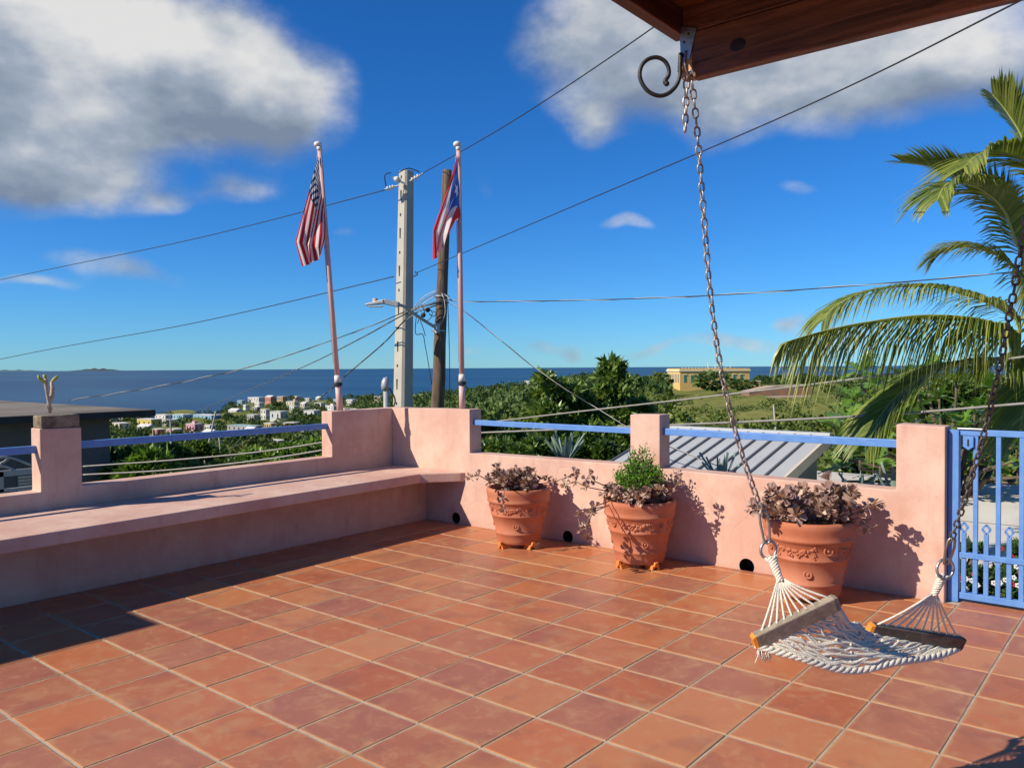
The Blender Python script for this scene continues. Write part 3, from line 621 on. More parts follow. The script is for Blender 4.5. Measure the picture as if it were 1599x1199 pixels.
D0 = 2.385; sp_ = [at(x, y, D0) for x, y in ((1063, 85), (1062, 105), (1062, 118), (1056, 134), (1044, 146), (1030, 150), (1015, 145), (1004, 133), (999, 118), (1002, 103), (1012, 93), (1026, 90), (1038, 96), (1044, 107), (1044, 118), (1038, 128), (1041, 131))]
def smoothpath(pts, n=4):
    out = []; pts = [np.array(p) for p in pts]
    for i in range(len(pts)-1):
        a, b, c, d = pts[max(i-1, 0)], pts[i], pts[i+1], pts[min(i+2, len(pts)-1)]
        for k in range(n):
            t = k/n; out.append(.5*((2*b)+(-a+c)*t+(2*a-5*b+4*c-d)*t*t+(-a+3*b-3*c+d)*t**3))
    out.append(pts[-1]); return out
MB().tube(smoothpath(sp_), .0062, 10).build('scroll', IRON, hook, smooth=True)
MB().sphere(sp_[-1], .0085, 10, 6).build('ball_end', IRON, hook, smooth=True); MB().bar(at(1063, 83, 2.39), at(1061, 112, 2.39), .012, .008, up=(0, 1, 0)).build('mounting_plate', IRON, hook)
# chains
def link_mesh(L=.0345, Wd=.0215, r=.0032):
    pts = []; s = (L-Wd)/2; rr = Wd/2-r
    for k in range(7): a = -math.pi/2+math.pi*k/6; pts.append((rr*math.sin(a)*-1*-1, 0, 0) if False else (rr*math.cos(a+math.pi/2)*-1, 0, s+rr*math.sin(a+math.pi/2)))
    top = [(rr*math.cos(a), 0, s+rr*math.sin(a)) for a in np.linspace(0, math.pi, 6)]; bot = [(rr*math.cos(a), 0, -s+rr*math.sin(a)) for a in np.linspace(math.pi, 2*math.pi, 6)]
    o = MB().tube(top+bot, r, 6, closed=True).build('link', CHAIN, smooth=True); me = o.data; bpy.data.objects.remove(o); return me
LM = link_mesh(); LMD = LM.copy(); LMD.materials.clear(); LMD.materials.append(CHAIND)
def chain(p0, p1, label, mesh, sag=.0, twist=0.0, bow=0.0):
    p0 = np.array(p0, float); p1 = np.array(p1, float); d = p1-p0; L = np.linalg.norm(d); n = int(round(L/.0265)); t = thing('chain', p0, label, 'chain')
    for k in range(n+1):
        u = k/n; w_ = u**1.4; p = p0+d*u+np.array([0, 0, -sag*4*u*(1-u)])+CR*bow*math.sin(math.pi*w_); dr = d/L+np.array([0, 0, -sag*4*(1-2*u)/L])+CR*bow*math.pi*1.4*u**.4*math.cos(math.pi*w_)/L; q = Vector(-dr).to_track_quat('Z', 'Y')
        o = bpy.data.objects.new('link', mesh); COL.objects.link(o); o.parent = t; o.location = tuple(p-p0)
        o.rotation_euler = (q.to_matrix() @ Matrix.Rotation((math.pi/2 if k % 2 else 0)+.4+twist*u+random.uniform(-.22, .22), 3, 'Z')).to_euler()
    return t
R1 = at(1200, 858, 2.65); R2 = at(1476, 888, 2.72)
h1 = at(1079, 118, 2.385); h2 = np.array([-.207, 2.215, 2.275])
c1b = at(1197, 800, 2.64)-np.array([0, 0, .0]); dn1 = (R1-h1)/np.linalg.norm(R1-h1); dn2 = (R2-h2)/np.linalg.norm(R2-h2)
chain(h1, R1-dn1*.125, 'grey steel chain hanging from the beam end down to the hammock swing', LM, .012, 1.5, -.055)
chain(h1+np.array([-.012, -.004, 0]), h1+np.array([-.016, -.006, -.15]), 'short loose tail of rusty chain dangling from the beam end', LM)
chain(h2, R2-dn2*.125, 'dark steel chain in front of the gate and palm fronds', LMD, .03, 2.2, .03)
MB_ = MB().tube(smoothpath([h1+np.array([.0, -.03, .055]), h1+np.array([0, -.036, .02]), h1+np.array([0, -.014, -.006]), h1+np.array([.002, .004, .012])]), .004, 8)
tag(MB_.build('screw_hook', STEEL, origin=tuple(h1)), 'small steel screw hook in the beam end holding the chain', 'hook')
def carabiner(top, bot, label):
    d = bot-top; L = np.linalg.norm(d); d /= L; s = np.cross(d, CF); s /= np.linalg.norm(s)
    pts = [top+d*L*a+s*b for a, b in ((0, .004), (.06, .013), (.4, .016), (.8, .011), (.97, .008), (1.0, 0), (.97, -.008), (.8, -.010), (.4, -.012), (.06, -.010), (0, -.004))]
    o = MB().tube(pts, .0042, 8, closed=True).build('snap_hook', STEEL, smooth=True, origin=tuple(top)); return tag(o, label, 'snap hook')
carabiner(R1-dn1*.135, R1-dn1*.022, 'steel snap hook joining the chain to the ring before the pot')
carabiner(R2-dn2*.135, R2-dn2*.022, 'steel snap hook joining the dark chain to the ring before the gate')
ham = thing('hammock_swing', (-.75, 2.75, .5), 'white rope hammock swing with two wooden spreader bars hanging on chains', 'hammock')
def ring(c, r, nrm):
    n_ = np.array(nrm)/np.linalg.norm(nrm); a = np.cross(n_, (0, 0, 1.0)); a /= np.linalg.norm(a); b = np.cross(n_, a)
    MB().tube([c+(a*math.cos(w_)+b*math.sin(w_))*r for w_ in np.linspace(0, 2*math.pi, 29)[:-1]], .0048, 8, closed=True).build('ring', STEEL, ham, smooth=True)
ring(R1, .029, -CF+CR*.3); ring(R2, .033, -CF+CR*.25)
B1n, B1f = at(1181, 1000, 2.55), at(1303, 941, 2.58); B2f, B2n = at(1360, 983, 2.75), at(1499, 1003, 2.86)
def spreader(a, b, mat, up):
    d = (b-a)/np.linalg.norm(b-a); o = MB().bar(a, b, .030, .050, up=up).build('spreader_bar', mat, ham, bevel=.004)
    for p, q in ((a, -d), (b, d)): MB().bar(p+q*.0005, p+q*.012, .0295, .0495, up=up, taper=.72).build('bar_end', ORANGE if (p is a and mat is GREYWOOD) or (p is b and mat is SHADEWOOD) else mat, o)
    return o
UP1 = np.array([.15, -.1, 1.0]); UP2 = np.array([.22, -.20, 1.0])
spreader(B1n, B1f, GREYWOOD, UP1); spreader(B2n, B2f, SHADEWOOD, UP2)
def strands(R_, a, b, n, up, swap=False):
    d = (b-a)/np.linalg.norm(b-a); u = np.array(up)/np.linalg.norm(up); mid = (a+b)/2; neck = R_+(mid-R_)/np.linalg.norm(mid-R_)*.105
    nk = MB()
    for k in range(4):
        ph = k*math.pi/2; ax = (neck-R_)/np.linalg.norm(neck-R_); s1 = np.cross(ax, CF); s1 /= np.linalg.norm(s1); s2 = np.cross(ax, s1); st0 = R_+ax*.024
        nk.tube([st0+(neck-st0)*t+(s1*math.cos(ph+t*14)*.013+s2*math.sin(ph+t*14)*.010)*(1-.45*t) for t in np.linspace(0, 1, 22)], .0048, 6)
    nk.tube(smoothpath([R_+s1*.018+ax*.022, R_-ax*-.034+s1*.012, R_+ax*.036-s1*.012, R_+ax*.022-s1*.018]), .006, 7)
    nk.build('rope_neck', ROPE, ham, smooth=True)
    for k in range(n):
        t = (k+.5)/n; e = a+(b-a)*t; top = neck-ax*.012*abs(t-.5)+d*(t-.5)*.02; pts = []
        for w_ in np.linspace(0, 1, 5): pts.append(top+(e+u*.022-top)*w_+np.array([0, 0, -.006*math.sin(math.pi*w_)]))
        pts.append(e-u*.032); MB().tube(pts, .0036, 7).build('rope_strand', ROPE, ham, smooth=True)
strands(R1, B1n, B1f, 10, UP1); strands(R2, B2n, B2f, 10, UP2)
# the knotted net between the bars
NS, NR = 14, 9; net = MB(); u1 = UP1/np.linalg.norm(UP1); u2 = UP2/np.linalg.norm(UP2)
def netp(s, t):
    a = B1n+(B1f-B1n)*s-u1*.012; b = B2n+(B2f-B2n)*s-u2*.02; sag = .030*(1-.5*s)
    p = a+(b-a)*t; p = p+np.array([0, 0, -4*sag*t*(1-t)]); p[:2] += np.array([.03, -.12])*(1-s)*4*t*(1-t); p[2] += .012*math.sin(t*11+s*7)*math.sin(math.pi*t); return p
for i in range(NS):
    for sg in (0, 1):
        path = []
        for k in range(NR+1):
            off_ = (.5 if (k+sg) % 2 else -.5)/NS*.92; s = min(1, max(0, (i+.5)/NS+off_)); p = netp(s, k/NR)+unit(1)[0]*.006; path.append(p)
        net.tube(smoothpath(path, 5), .0050, 6)
for i in range(NS+1):
    for k in range(1, NR):
        if (i+k) % 2 == 0: net.sphere(netp(i/NS, k/NR)+unit(1)[0]*.002, .0070, 6, 4)
net.build('net', ROPE, ham, smooth=True)
for s in (0.0, 1.0):
    ed = MB()
    for ph in (0, 2.1, 4.2):
        ed.tube([netp(s, t)+np.array([math.cos(ph+t*70)*.006, math.sin(ph+t*70)*.004, math.sin(ph+t*70)*.006]) for t in np.linspace(0, 1, 90)], .0066, 6)
    ed.build('braided_edge', ROPE, ham, smooth=True)
for p in (netp(0, .02), netp(1, .5), netp(.55, .98), netp(.15, .97), netp(.8, .97), netp(.35, .98), netp(0, .06)):
    ts = MB()
    for q in range(12): e = p+np.array([random.gauss(0, .011), random.gauss(0, .011), -random.uniform(.02, .05)]); ts.tube([p, (p+e)/2+unit(1)[0]*.004, e], .0016, 5)
    ts.build('frayed_tassel', ROPE, ham, smooth=True)

# ------------------------------------------------------------------ flagpoles and flags
def flagpole(base, tippx, label):
    t = thing('flagpole', base, label, 'flagpole', 'pink flagpoles on the parapet'); D_ = pj(base)[2]; top = at(*tippx, D_); b = np.array(base, float)
    j = b+(top-b)*.10
    MB().tube([b-np.array([0, 0, .005]), j], [.030, .029], 16).build('lower_tube', PINKPOLE, t, smooth=True)
    MB().tube([j, top], [.0235, .021], 16).build('upper_tube', PINKPOLE, t, smooth=True)
    MB().tube([j-(top-b)*.006, j+(top-b)*.006], [.041, .041], 16).build('collar', IRON, t); MB().tube([j+(top-b)*.006, j+(top-b)*.035], [.033, .028], 16).build('sleeve', WHITEP, t, smooth=True)
    d = (top-b)/np.linalg.norm(top-b); MB().tube([top-d*.01, top+d*.03], [.024, .026], 12).sphere(top+d*.05-CR*.012, .033, 12, 7, sc=(1.15, 1.15, .85)).build('truck_cap', WHITEP, t, smooth=True)
    MB().tube([top-d*.05-CR*.03, top-d*.3-CR*.026, top-d*.62-CR*.028, top-d*1.2-CR*.026, j+d*.2-CR*.03], .003, 5).build('halyard', WIREW, t)
    return b, top
fb1, ft1 = flagpole(onx(531, 641, -6.08), (499, 234), 'leaning pink flagpole on the shaded parapet flying the stars and stripes')
fb2, ft2 = flagpole(ony(722, 639, 5.52), (716, 234), 'upright pink flagpole on the sunlit parapet flying a flag with a blue triangle')
def us(u, v):
    if u < .40 and v < 7/13:
        r_ = v/(7/13)*9; k = int(min(8, r_)); n = 6 if k % 2 == 0 else 5; o = 0 if k % 2 == 0 else .5
        cx_ = (u/.40*6-.5-o); q = round(cx_); 
        if 0 <= q < n and (cx_-q)**2*1.0+(r_-k-.5)**2*.55 < .085: return (.78, .78, .76)
        return (.018, .028, .095)
    return (.52, .022, .035) if int(v*13) % 2 == 0 else (.76, .72, .67)
def pr_flag(u, v):
    tri = u < .58*(1-abs(v-.5)*2)
    if tri:
        dx, dy = (u-.19)*1.5, v-.5; r_ = math.hypot(dx, dy); a = math.atan2(dx, -dy)
        k = (a/(2*math.pi)*5) % 1; lim = .15*(.42+.58*abs(k-.5)*2)**1.3
        return (.80, .80, .78) if r_ < lim else (.05, .14, .46)
    return (.62, .055, .06) if int(v*5) % 2 == 0 else (.78, .74, .70)
def flag(hoist, fly, colf, label, fold, NU=150, NV=110):
    """hoist/fly: pixel polylines with depth; rows run from the pole to the hanging fly edge"""
    def curve(pts, v):
        vs = np.linspace(0, 1, len(pts)); return np.array([np.interp(v, vs, [p[i] for p in pts]) for i in range(3)])
    Vv, cols = [], []
    for j in range(NV+1):
        v = j/NV; rows = [curve(h, v) for h in hoist]
        us_ = np.linspace(0, 1, len(rows))
        for i in range(NU+1):
            u = i/NU; p = np.array([np.interp(u, us_, [r[k] for r in rows]) for k in range(3)])
            dd = fold*(.15+u)*(math.sin(v*19+u*3.0)*.6+math.sin(v*9-u*5+1)*.7+.35*math.sin(u*9+v*7)); px_ = 2.2*(.2+u)*math.sin(v*13+u*4+.5)
            Vv.append(at(p[0]+px_, p[1]+.8*math.sin(u*11+v*4)*u, p[2]+dd)); cols.append(colf(min(u, .9999), min(v, .9999)))
    me = bpy.data.meshes.new('flag'); o3 = Vv[0]; me.from_pydata([tuple(p-o3) for p in Vv], [], [(j*(NU+1)+i, j*(NU+1)+i+1, (j+1)*(NU+1)+i+1, (j+1)*(NU+1)+i) for j in range(NV) for i in range(NU)])
    ca = me.color_attributes.new('print', 'FLOAT_COLOR', 'POINT'); ca.data.foreach_set('color', np.array([c+(1,) for c in cols], np.float32).ravel())
    m, b, p, o = newmat('flag_cloth'); a = b.n('ShaderNodeAttribute'); a.attribute_name = 'print'; b.set(p.inputs['Base Color'], a.outputs['Color']); p.inputs['Roughness'].default_value = .85; p.inputs['Specular IOR Level'].default_value = .1
    t = b.n('ShaderNodeBsdfTranslucent'); b.set(t.inputs[0], a.outputs['Color']); mx = b.n('ShaderNodeMixShader'); mx.inputs[0].default_value = .42
    m.node_tree.links.new(p.outputs[0], mx.inputs[1]); m.node_tree.links.new(t.outputs[0], mx.inputs[2]); m.node_tree.links.new(mx.outputs[0], o.inputs[0])
    me.materials.append(m); me.polygons.foreach_set('use_smooth', [True]*len(me.polygons))
    ob = bpy.data.objects.new('flag', me); COL.objects.link(ob); ob.location = tuple(o3); return tag(ob, label, 'flag')
Da = pj(fb1)[2]; Db = pj(fb2)[2]
flag([[(497, 244, Da-.03), (501, 290, Da-.03), (507, 336, Da-.03)], [(491, 262, Da-.10), (497, 305, Da-.04), (507, 352, Da-.05)], [(475, 322, Da-.12), (490, 345, Da-.02), (507, 372, Da-.10)], [(462, 376, Da-.05), (484, 384, Da-.10), (505, 388, Da-.02)], [(474, 417, Da-.08), (488, 410, Da-.02), (503, 399, Da-.08)]], None, us, 'red white and blue stars and stripes flag hanging limp from the leaning flagpole', .035)
flag([[(714, 242, Db-.03), (717, 290, Db-.03), (719, 336, Db-.03)], [(706, 268, Db-.10), (711, 300, Db-.03), (717, 338, Db-.08)], [(692, 312, Db-.08), (700, 330, Db-.12), (711, 344, Db-.02)], [(677, 358, Db-.06), (688, 366, Db-.02), (702, 366, Db-.10)], [(678, 408, Db-.08), (684, 396, Db-.05), (694, 382, Db-.02)]], None, pr_flag, 'red and white striped flag with blue triangle and star hanging from the upright flagpole', .04)

# ------------------------------------------------------------------ utility poles, street lamp, wires
def ground_under(p): return np.array([p[0], p[1], -3.6])
up = thing('utility_pole', ground_under(at(631, 635, 17.0)), 'pale concrete utility pole with slots, between the two flagpoles', 'utility pole')
bt, tp = at(629, 660, 17.0), at(634.5, 268, 17.0); d_ = tp-bt; bt = bt+d_*((-3.6-bt[2])/d_[2])
fx = np.array([1.0, 0, 0]); gx_ = np.array([0, 1.0, 0])
wb_, wt_ = .205, .125
ring_ = lambda c, w_: [c+fx*a*w_+gx_*b*w_ for a, b in ((-1, -.72), (-.72, -1), (.72, -1), (1, -.72), (1, .72), (.72, 1), (-.72, 1), (-1, .72))]
v0, v1 = ring_(bt, wb_), ring_(tp, wt_)
# front face looks to -gx: turn so that one face is lit and one shaded
MB().add(v0+v1, [tuple(range(8))[::-1], tuple(range(8, 16))]+[(k, (k+1) % 8, 8+(k+1) % 8, 8+k) for k in range(8)]).build('shaft', CONCP, up)
for k in range(15):
    f_ = .985-k*.043; c = bt+(tp-bt)*f_; w_ = wb_+(wt_-wb_)*f_; fc = c-gx_*(w_+.001)-fx*w_*.1
    L_ = .115 if k % 2 else .03
    MB().bar(fc-np.array([0, 0, L_]), fc+np.array([0, 0, L_]), .035, .006, up=gx_).build('slot', BLACK, up)
cap = tp+np.array([0, 0, .0])
ins = MB()
for a, b in (((612, 277), (632, 287)), ((601, 296), (622, 290)), ((640, 283), (661, 271))):
    p_a, p_b = at(*a, 16.75), at(*b, 16.75)
    ins.tube([p_a, p_b], .018, 8)
    for t_ in (.15, .35, .55): ins.tube([p_a+(p_b-p_a)*t_, p_a+(p_b-p_a)*(t_+.1)], .045, 10)
ins.sphere(at(620, 280, 16.7), .06, 10, 6); ins.build('insulator', WHITEP, up, smooth=False)
for q in ([at(603, 292, 16.75), at(601, 274, 16.7), at(611, 270, 16.7)], [at(622, 270, 16.7), at(638, 263, 16.7), at(655, 269, 16.7)], [at(646, 432, 16.75), at(652, 428, 16.7), at(648, 424, 16.75)]): MB().tube(smoothpath(q), .012, 6).build('jumper_wire', WIREB, up)
wp = thing('utility_pole', ground_under(at(683, 640, 16.2)), 'dark weathered wooden utility pole leaning behind the upright flagpole', 'utility pole')
bt2, tp2 = at(682, 660, 16.2), at(698, 266, 16.2); dd_ = tp2-bt2; bt2 = bt2+dd_*((-3.6-bt2[2])/dd_[2])
MB().tube([bt2+(tp2-bt2)*t_+np.array([random.gauss(0, .006), random.gauss(0, .006), 0]) for t_ in np.linspace(0, 1, 14)], np.linspace(.172, .090, 14).tolist(), 14).build('shaft', POLEW, wp, smooth=True)
for yy in (462, 516): MB().tube([at(690-(yy-462)*.09, yy, 16.2), at(690-(yy-462)*.09, yy+2, 16.2)], .150, 14).build('band', GALV, wp)
lamp = thing('street_lamp', at(681, 511, 16.1), 'grey street lamp on a slanting arm fixed to the wooden pole', 'street lamp')
MB().tube(smoothpath([at(681, 512, 16.05), at(660, 499, 15.9), at(641, 486, 15.75), at(630, 478, 15.65), at(618, 476, 15.6)]), .030, 10).build('arm', GALV, lamp, smooth=True)
hd = MB(); pts = [at(x, y, 15.55) for x, y in ((623, 476), (600, 471), (585, 475), (571, 476))]; 
for p_, q_, w_, h_, tp_ in ((pts[0], pts[1], .20, .10, .95), (pts[1], pts[3], .22, .075, .45)): hd.bar(p_, q_, w_, h_, taper=tp_)
hd.build('lamp_head', GALV, lamp, bevel=.012)
MB().tube([at(586, 473, 15.55), at(586, 466, 15.55)], .05, 12).build('photocell', pmat('photocell', (.62, .42, .28), .6), lamp)
MB().bar(at(597, 478.5, 15.55), at(576, 479, 15.55), .17, .02).build('lens', pmat('lamp_lens', (.55, .55, .52), .25), lamp)
MB().bar(at(683, 505, 16.05), at(681, 520, 16.05), .10, .08, up=(0, 1, 0)).build('pole_bracket', GALV, lamp)
wh = at(603, 640, 10.0); cn = thing('conduit_riser', (wh[0], wh[1], -3.5), 'grey electrical conduit with rounded weather head behind the parapet corner', 'conduit')
MB().tube([(wh[0], wh[1], -3.5), at(602.5, 606, 10)], .033, 14).build('pipe', GALV, cn, smooth=True)
MB().tube([at(602, 609, 10), at(602, 602, 10), at(602.5, 596, 10), at(603.5, 591.5, 10), at(605, 589, 10)], [.050, .056, .053, .040, .012], 14).build('weather_head', GALV, cn, smooth=True)
MB().tube(smoothpath([at(608, 606, 9.9), at(615, 618, 10.3), at(617, 628, 10.6), at(612, 640, 10.8)]), .010, 6).build('lead_wire', WIREB, cn)
def wire(pts, r, mat, label, twisted=False):
    """pts: (px, py, depth)"""
    path = smoothpath([at(*p) for p in pts], 10); t = thing('power_line', path[0], label, 'wire', 'overhead wires')
    MB().tube(path, r, 6).build('conductor', mat, t, smooth=True)
    if twisted:
        L = np.cumsum([0]+[np.linalg.norm(path[i+1]-path[i]) for i in range(len(path)-1)]); N = int(L[-1]/.10); h = []
        for k in range(N):
            s = L[-1]*k/N; p = np.array([np.interp(s, L, [q[i] for q in path]) for i in range(3)]); a = s*2*math.pi/1.5; h.append(p+np.array([0, 0, math.cos(a)])*r*1.2+np.array([.8, -.6, 0])*math.sin(a)*r*1.2)
        MB().tube(h, r*.55, 5).build('bare_neutral', WIREW, t, smooth=True)
    return t
wire([(-800, 612, 47), (-350, 515, 36), (0, 437, 27), (300, 374, 21), (605, 296, 16.8)], .010, WIREB, 'thin high wire running from the concrete pole top over the sea')
wire([(658, 272, 16.8), (800, 190, 13), (1022, 42, 9), (1300, -170, 6)], .008, WIREB, 'thin wire rising from the concrete pole top past the porch corner')
wire([(-800, 735, 47), (-350, 640, 36), (0, 561, 27), (300, 505, 21), (615, 432, 16.8)], .010, WIREB, 'thin lower wire running from the concrete pole over the sea')
wire([(648, 427, 16.8), (900, 320, 12), (1250, 170, 8), (1590, 3, 5.6), (1900, -160, 4.5)], .007, WIREB, 'long thin wire rising from the concrete pole behind the chains')
wire([(690, 470, 16.0), (640, 484, 16), (555, 518, 17), (400, 570, 19), (250, 603, 20.5), (108, 625, 22)], .0105, WIREB, 'twisted black and bare service cable running to the flat dark roof', True)
wire([(690, 472, 16.0), (640, 487, 16), (560, 530, 19), (480, 570, 26), (400, 604, 38), (310, 640, 60), (255, 656, 80)], .013, WIREB, 'twisted service cable dropping toward the town houses', True)
wire([(690, 474, 16.0), (640, 494, 16), (600, 535, 17), (545, 582, 19), (490, 628, 23), (410, 675, 30), (350, 705, 40)], .013, WIREB, 'twisted service cable dropping steeply past the leaning flagpole', True)
wire([(696, 468, 16.0), (740, 471, 15.6), (900, 469, 14), (1100, 462, 12.5), (1350, 445, 11), (1570, 426, 10), (1800, 400, 9)], .0085, WIREB, 'twisted cable running level from the wooden pole to the palm', True)
wire([(696, 470, 16.0), (730, 490, 15.6), (790, 538, 14.6), (850, 585, 13.8), (983, 668, 12.6), (1090, 715, 11.8), (1150, 738, 11.2)], .008, WIREB, 'twisted service cable dropping to the grey metal roof', True)
wire([(755, 660, 13.5), (900, 643, 12), (1100, 620, 10.5), (1300, 596, 9.3), (1599, 557, 8), (1750, 535, 7.5)], .012, WIREG, 'grey cable slanting up in front of the yellow fort')
wire([(740, 676, 10.5), (985, 666, 9.4), (1199, 657, 8.6), (1400, 646, 8), (1599, 630, 7.4), (1750, 618, 7)], .013, WIREG, 'thick grey cable just above the sunlit rails')
wire([(130, 728, 14), (260, 719, 13.4), (400, 706, 12.8), (520, 688, 12.2)], .014, WIREG, 'upper of two grey cables low behind the bench rail')
wire([(130, 741, 13), (260, 734, 12.6), (400, 719, 12), (520, 700, 11.5)], .014, WIREG, 'lower of two grey cables low behind the bench rail')
tang = thing('cable_tangle', at(690, 465, 16), 'tangle of looped service wires at the wooden pole beside the street lamp', 'wires')
for pts, m in (([(645, 483), (655, 470), (668, 460), (682, 455), (692, 458), (702, 466), (706, 470)], WIREW), ([(646, 486), (660, 470), (676, 461), (684, 457)], WIREG), ([(652, 484), (664, 472), (680, 462)], WIREW), ([(656, 486), (668, 482), (676, 478), (688, 476)], WIREB),
               ([(660, 497), (666, 501), (672, 497), (675, 488), (670, 482)], WIREB), ([(650, 493), (649, 521), (660, 522), (664, 540), (668, 562), (674, 600)], WIREB), ([(656, 500), (661, 513), (664, 524)], WIREB), ([(690, 458), (694, 470), (695, 490), (689, 505)], WIREW), ([(699, 470), (701, 520), (702, 580), (702, 640)], WIREB), ([(658, 476), (663, 488), (655, 497), (652, 505)], WIREB), ([(676, 486), (682, 490), (676, 494), (670, 490)], WIREB)):
    MB().tube(smoothpath([at(x, y, 15.9+random.uniform(-.1, .1)) for x, y in pts]), .008 if m is WIREB else .009, 6).build('loop', m, tang, smooth=True)
for q in ((668, 484), (661, 492)): MB().sphere(at(*q, 15.85), .05, 8, 5).build('splice', IRON, tang)

# ------------------------------------------------------------------ neighbouring buildings
nb = thing('neighbour_house', (-22, 5, -3.6), 'dark flat-roofed concrete house with stained slab edge beyond the bench wall', 'house')
yr = float(onx(243, 640, -18.85)[1])
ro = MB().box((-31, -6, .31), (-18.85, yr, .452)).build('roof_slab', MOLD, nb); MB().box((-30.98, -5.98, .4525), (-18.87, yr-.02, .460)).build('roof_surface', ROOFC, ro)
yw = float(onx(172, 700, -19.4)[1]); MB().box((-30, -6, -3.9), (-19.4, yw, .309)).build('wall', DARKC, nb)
for k in range(5):
    z_ = float(onx(40, 744+k*5, -19.38)[2]); y0_, y1_ = float(onx(28, 750, -19.38)[1]), float(onx(49, 750, -19.38)[1]); MB().box((-19.399, y0_, z_-.035), (-19.36, y1_, z_+.02)).build('shutter_slat', CREAM, nb)
rl = thing('balcony_railing', (-15.5, 3, -3.6), 'grey balcony railing with arched bars beyond the left end of the parapet'.replace('left end', 'end'), 'railing')
X0 = -15.5; ry = lambda px: float(onx(px, 738, X0)[1]); rz = lambda py: float(onx(20, py, X0)[2])
for py, h_ in ((738, .10), (764, .05)): MB().box((X0-.03, ry(-220), rz(py)-h_/2), (X0+.03, ry(62), rz(py)+h_/2)).build('bar', GALV, rl)
for px in (-160, -80, 1, 60): MB().box((X0-.03, ry(px)-.035, -3.6), (X0+.03, ry(px)+.035, rz(735))).build('post', GALV, rl)
for q in ([(-40, 728), (0, 714), (22, 716), (48, 726)], [(0, 724), (8, 720), (14, 715)], [(-30, 735), (0, 728), (14, 730), (24, 735)]): MB().tube(smoothpath([onx(x, y, X0) for x, y in q]), .022, 6).build('arched_bar', GALV, rl, smooth=True)
mh = thing('metal_roof_house', (-5.7, 12, -3.4), 'small house with a grey standing seam metal roof behind the sunlit rails', 'house')
XL, XR = -7.18, -4.284; sl_ = .235; zr = .30; yR = 13.12; yE = 8.6; zE = zr-(yR-yE)*sl_
npan = 11; wpn = (XR-XL)/npan
for k in range(npan):
    x0 = XL+wpn*k; MB().add([(x0+.002, yE, zE), (x0+wpn-.002, yE, zE), (x0+wpn-.002, yR, zr), (x0+.002, yR, zr)]+[(x0+.002, yE, zE-.02), (x0+wpn-.002, yE, zE-.02), (x0+wpn-.002, yR, zr-.02), (x0+.002, yR, zr-.02)], [(0, 1, 2, 3), (7, 6, 5, 4), (0, 4, 5, 1), (1, 5, 6, 2), (2, 6, 7, 3), (3, 7, 4, 0)]).build('roof_panel', METROOF, mh)
    MB().add([(x0-.016, yE, zE), (x0+.016, yE, zE), (x0+.016, yR, zr), (x0-.016, yR, zr)]+[(x0-.012, yE, zE+.030), (x0+.012, yE, zE+.030), (x0+.012, yR, zr+.030), (x0-.012, yR, zr+.030)], [(4, 5, 6, 7), (0, 1, 5, 4), (1, 2, 6, 5), (2, 3, 7, 6), (3, 0, 4, 7)]).build('seam', SEAMM, mh)
MB().box((XL-.03, yR-.03, zr+.005), (XR+.03, yR+.10, zr+.055)).build('ridge_cap', METROOF, mh)
MB().add([(XR-.005, yE, zE-.15), (XR+.035, yE, zE-.15), (XR+.035, yR, zr-.15), (XR-.005, yR, zr-.15), (XR-.005, yE, zE+.012), (XR+.035, yE, zE+.012), (XR+.035, yR, zr+.012), (XR-.005, yR, zr+.012)], [(3, 2, 1, 0), (4, 5, 6, 7), (0, 1, 5, 4), (1, 2, 6, 5), (2, 3, 7, 6), (3, 0, 4, 7)]).build('rake_board', CREAM, mh)
MB().prism([(yE+.35, -3.6), (yR-.05, -3.6), (yR-.05, zr-.04), (yE+.35, zE+.35*sl_-.04)], XL+.15, XR-.16, 0).build('wall', GREENGREY, mh)
tag(MB().prism([(-4.2, 6.1), (3.5, 6.1), (3.5, 16.1), (-5.5, 15.75), (-5.5, 13.3), (-4.2, 13.3)], -3.5, -.6, 2).build('flat_roof_building', WHITEC, bevel=.02), 'flat white concrete roof streaked with grime, seen through the blue gate', 'building')

# ------------------------------------------------------------------ near plants
def agave(px, py, D_, n, L_, label):
    c = ony(px, py, D_); t = thing('agave', c, label, 'plant', 'agaves behind the sunlit parapet')
    for k in range(n):
        a = 2*math.pi*k/n*1.0+random.uniform(-.25, .25); el_ = random.uniform(.75, 1.35); L = L_*random.uniform(.75, 1.1); d = np.array([math.cos(a)*math.cos(el_), math.sin(a)*math.cos(el_), math.sin(el_)]); s = np.array([-math.sin(a), math.cos(a), 0]); nn = np.cross(s, d)
        vs, fs = [], []
        for i, (u, w_) in enumerate(((0, .028), (.3, .036), (.6, .030), (.85, .014), (1, .001))):
            p = c+d*L*u+nn*.05*L*u*u*-1; vs += [p-s*w_*L_*2, p+nn*-.012, p+s*w_*L_*2, p+nn*.004]
            if i:
                o = i*4
                for q in range(4): fs.append((o-4+q, o-4+(q+1) % 4, o+(q+1) % 4, o+q))
        MB().add(vs, fs).build('leaf', AGAVE, t, smooth=False)
    MB().tube([(c[0], c[1], -.9), c+np.array([0, 0, .03])], .06, 10).build('stem', TRUNK, t)
agave(882, 728, 6.0, 13, .36, 'tall agave with upright grey-green leaves behind the pots with succulents'); agave(1128, 760, 5.95, 11, .30, 'agave in front of the grey metal roof'); agave(1398, 785, 5.85, 8, .30, 'agave leaf tips against the wide pillar by the gate'); agave(1345, 785, 5.9, 6, .24, 'small sparse agave between the grey roof and the wide pillar')
tag(MB().box((-6.15, 5.601, -3.4), (-1.2, 6.6, -.9)).build('planting_bed', SOIL), kind='structure')
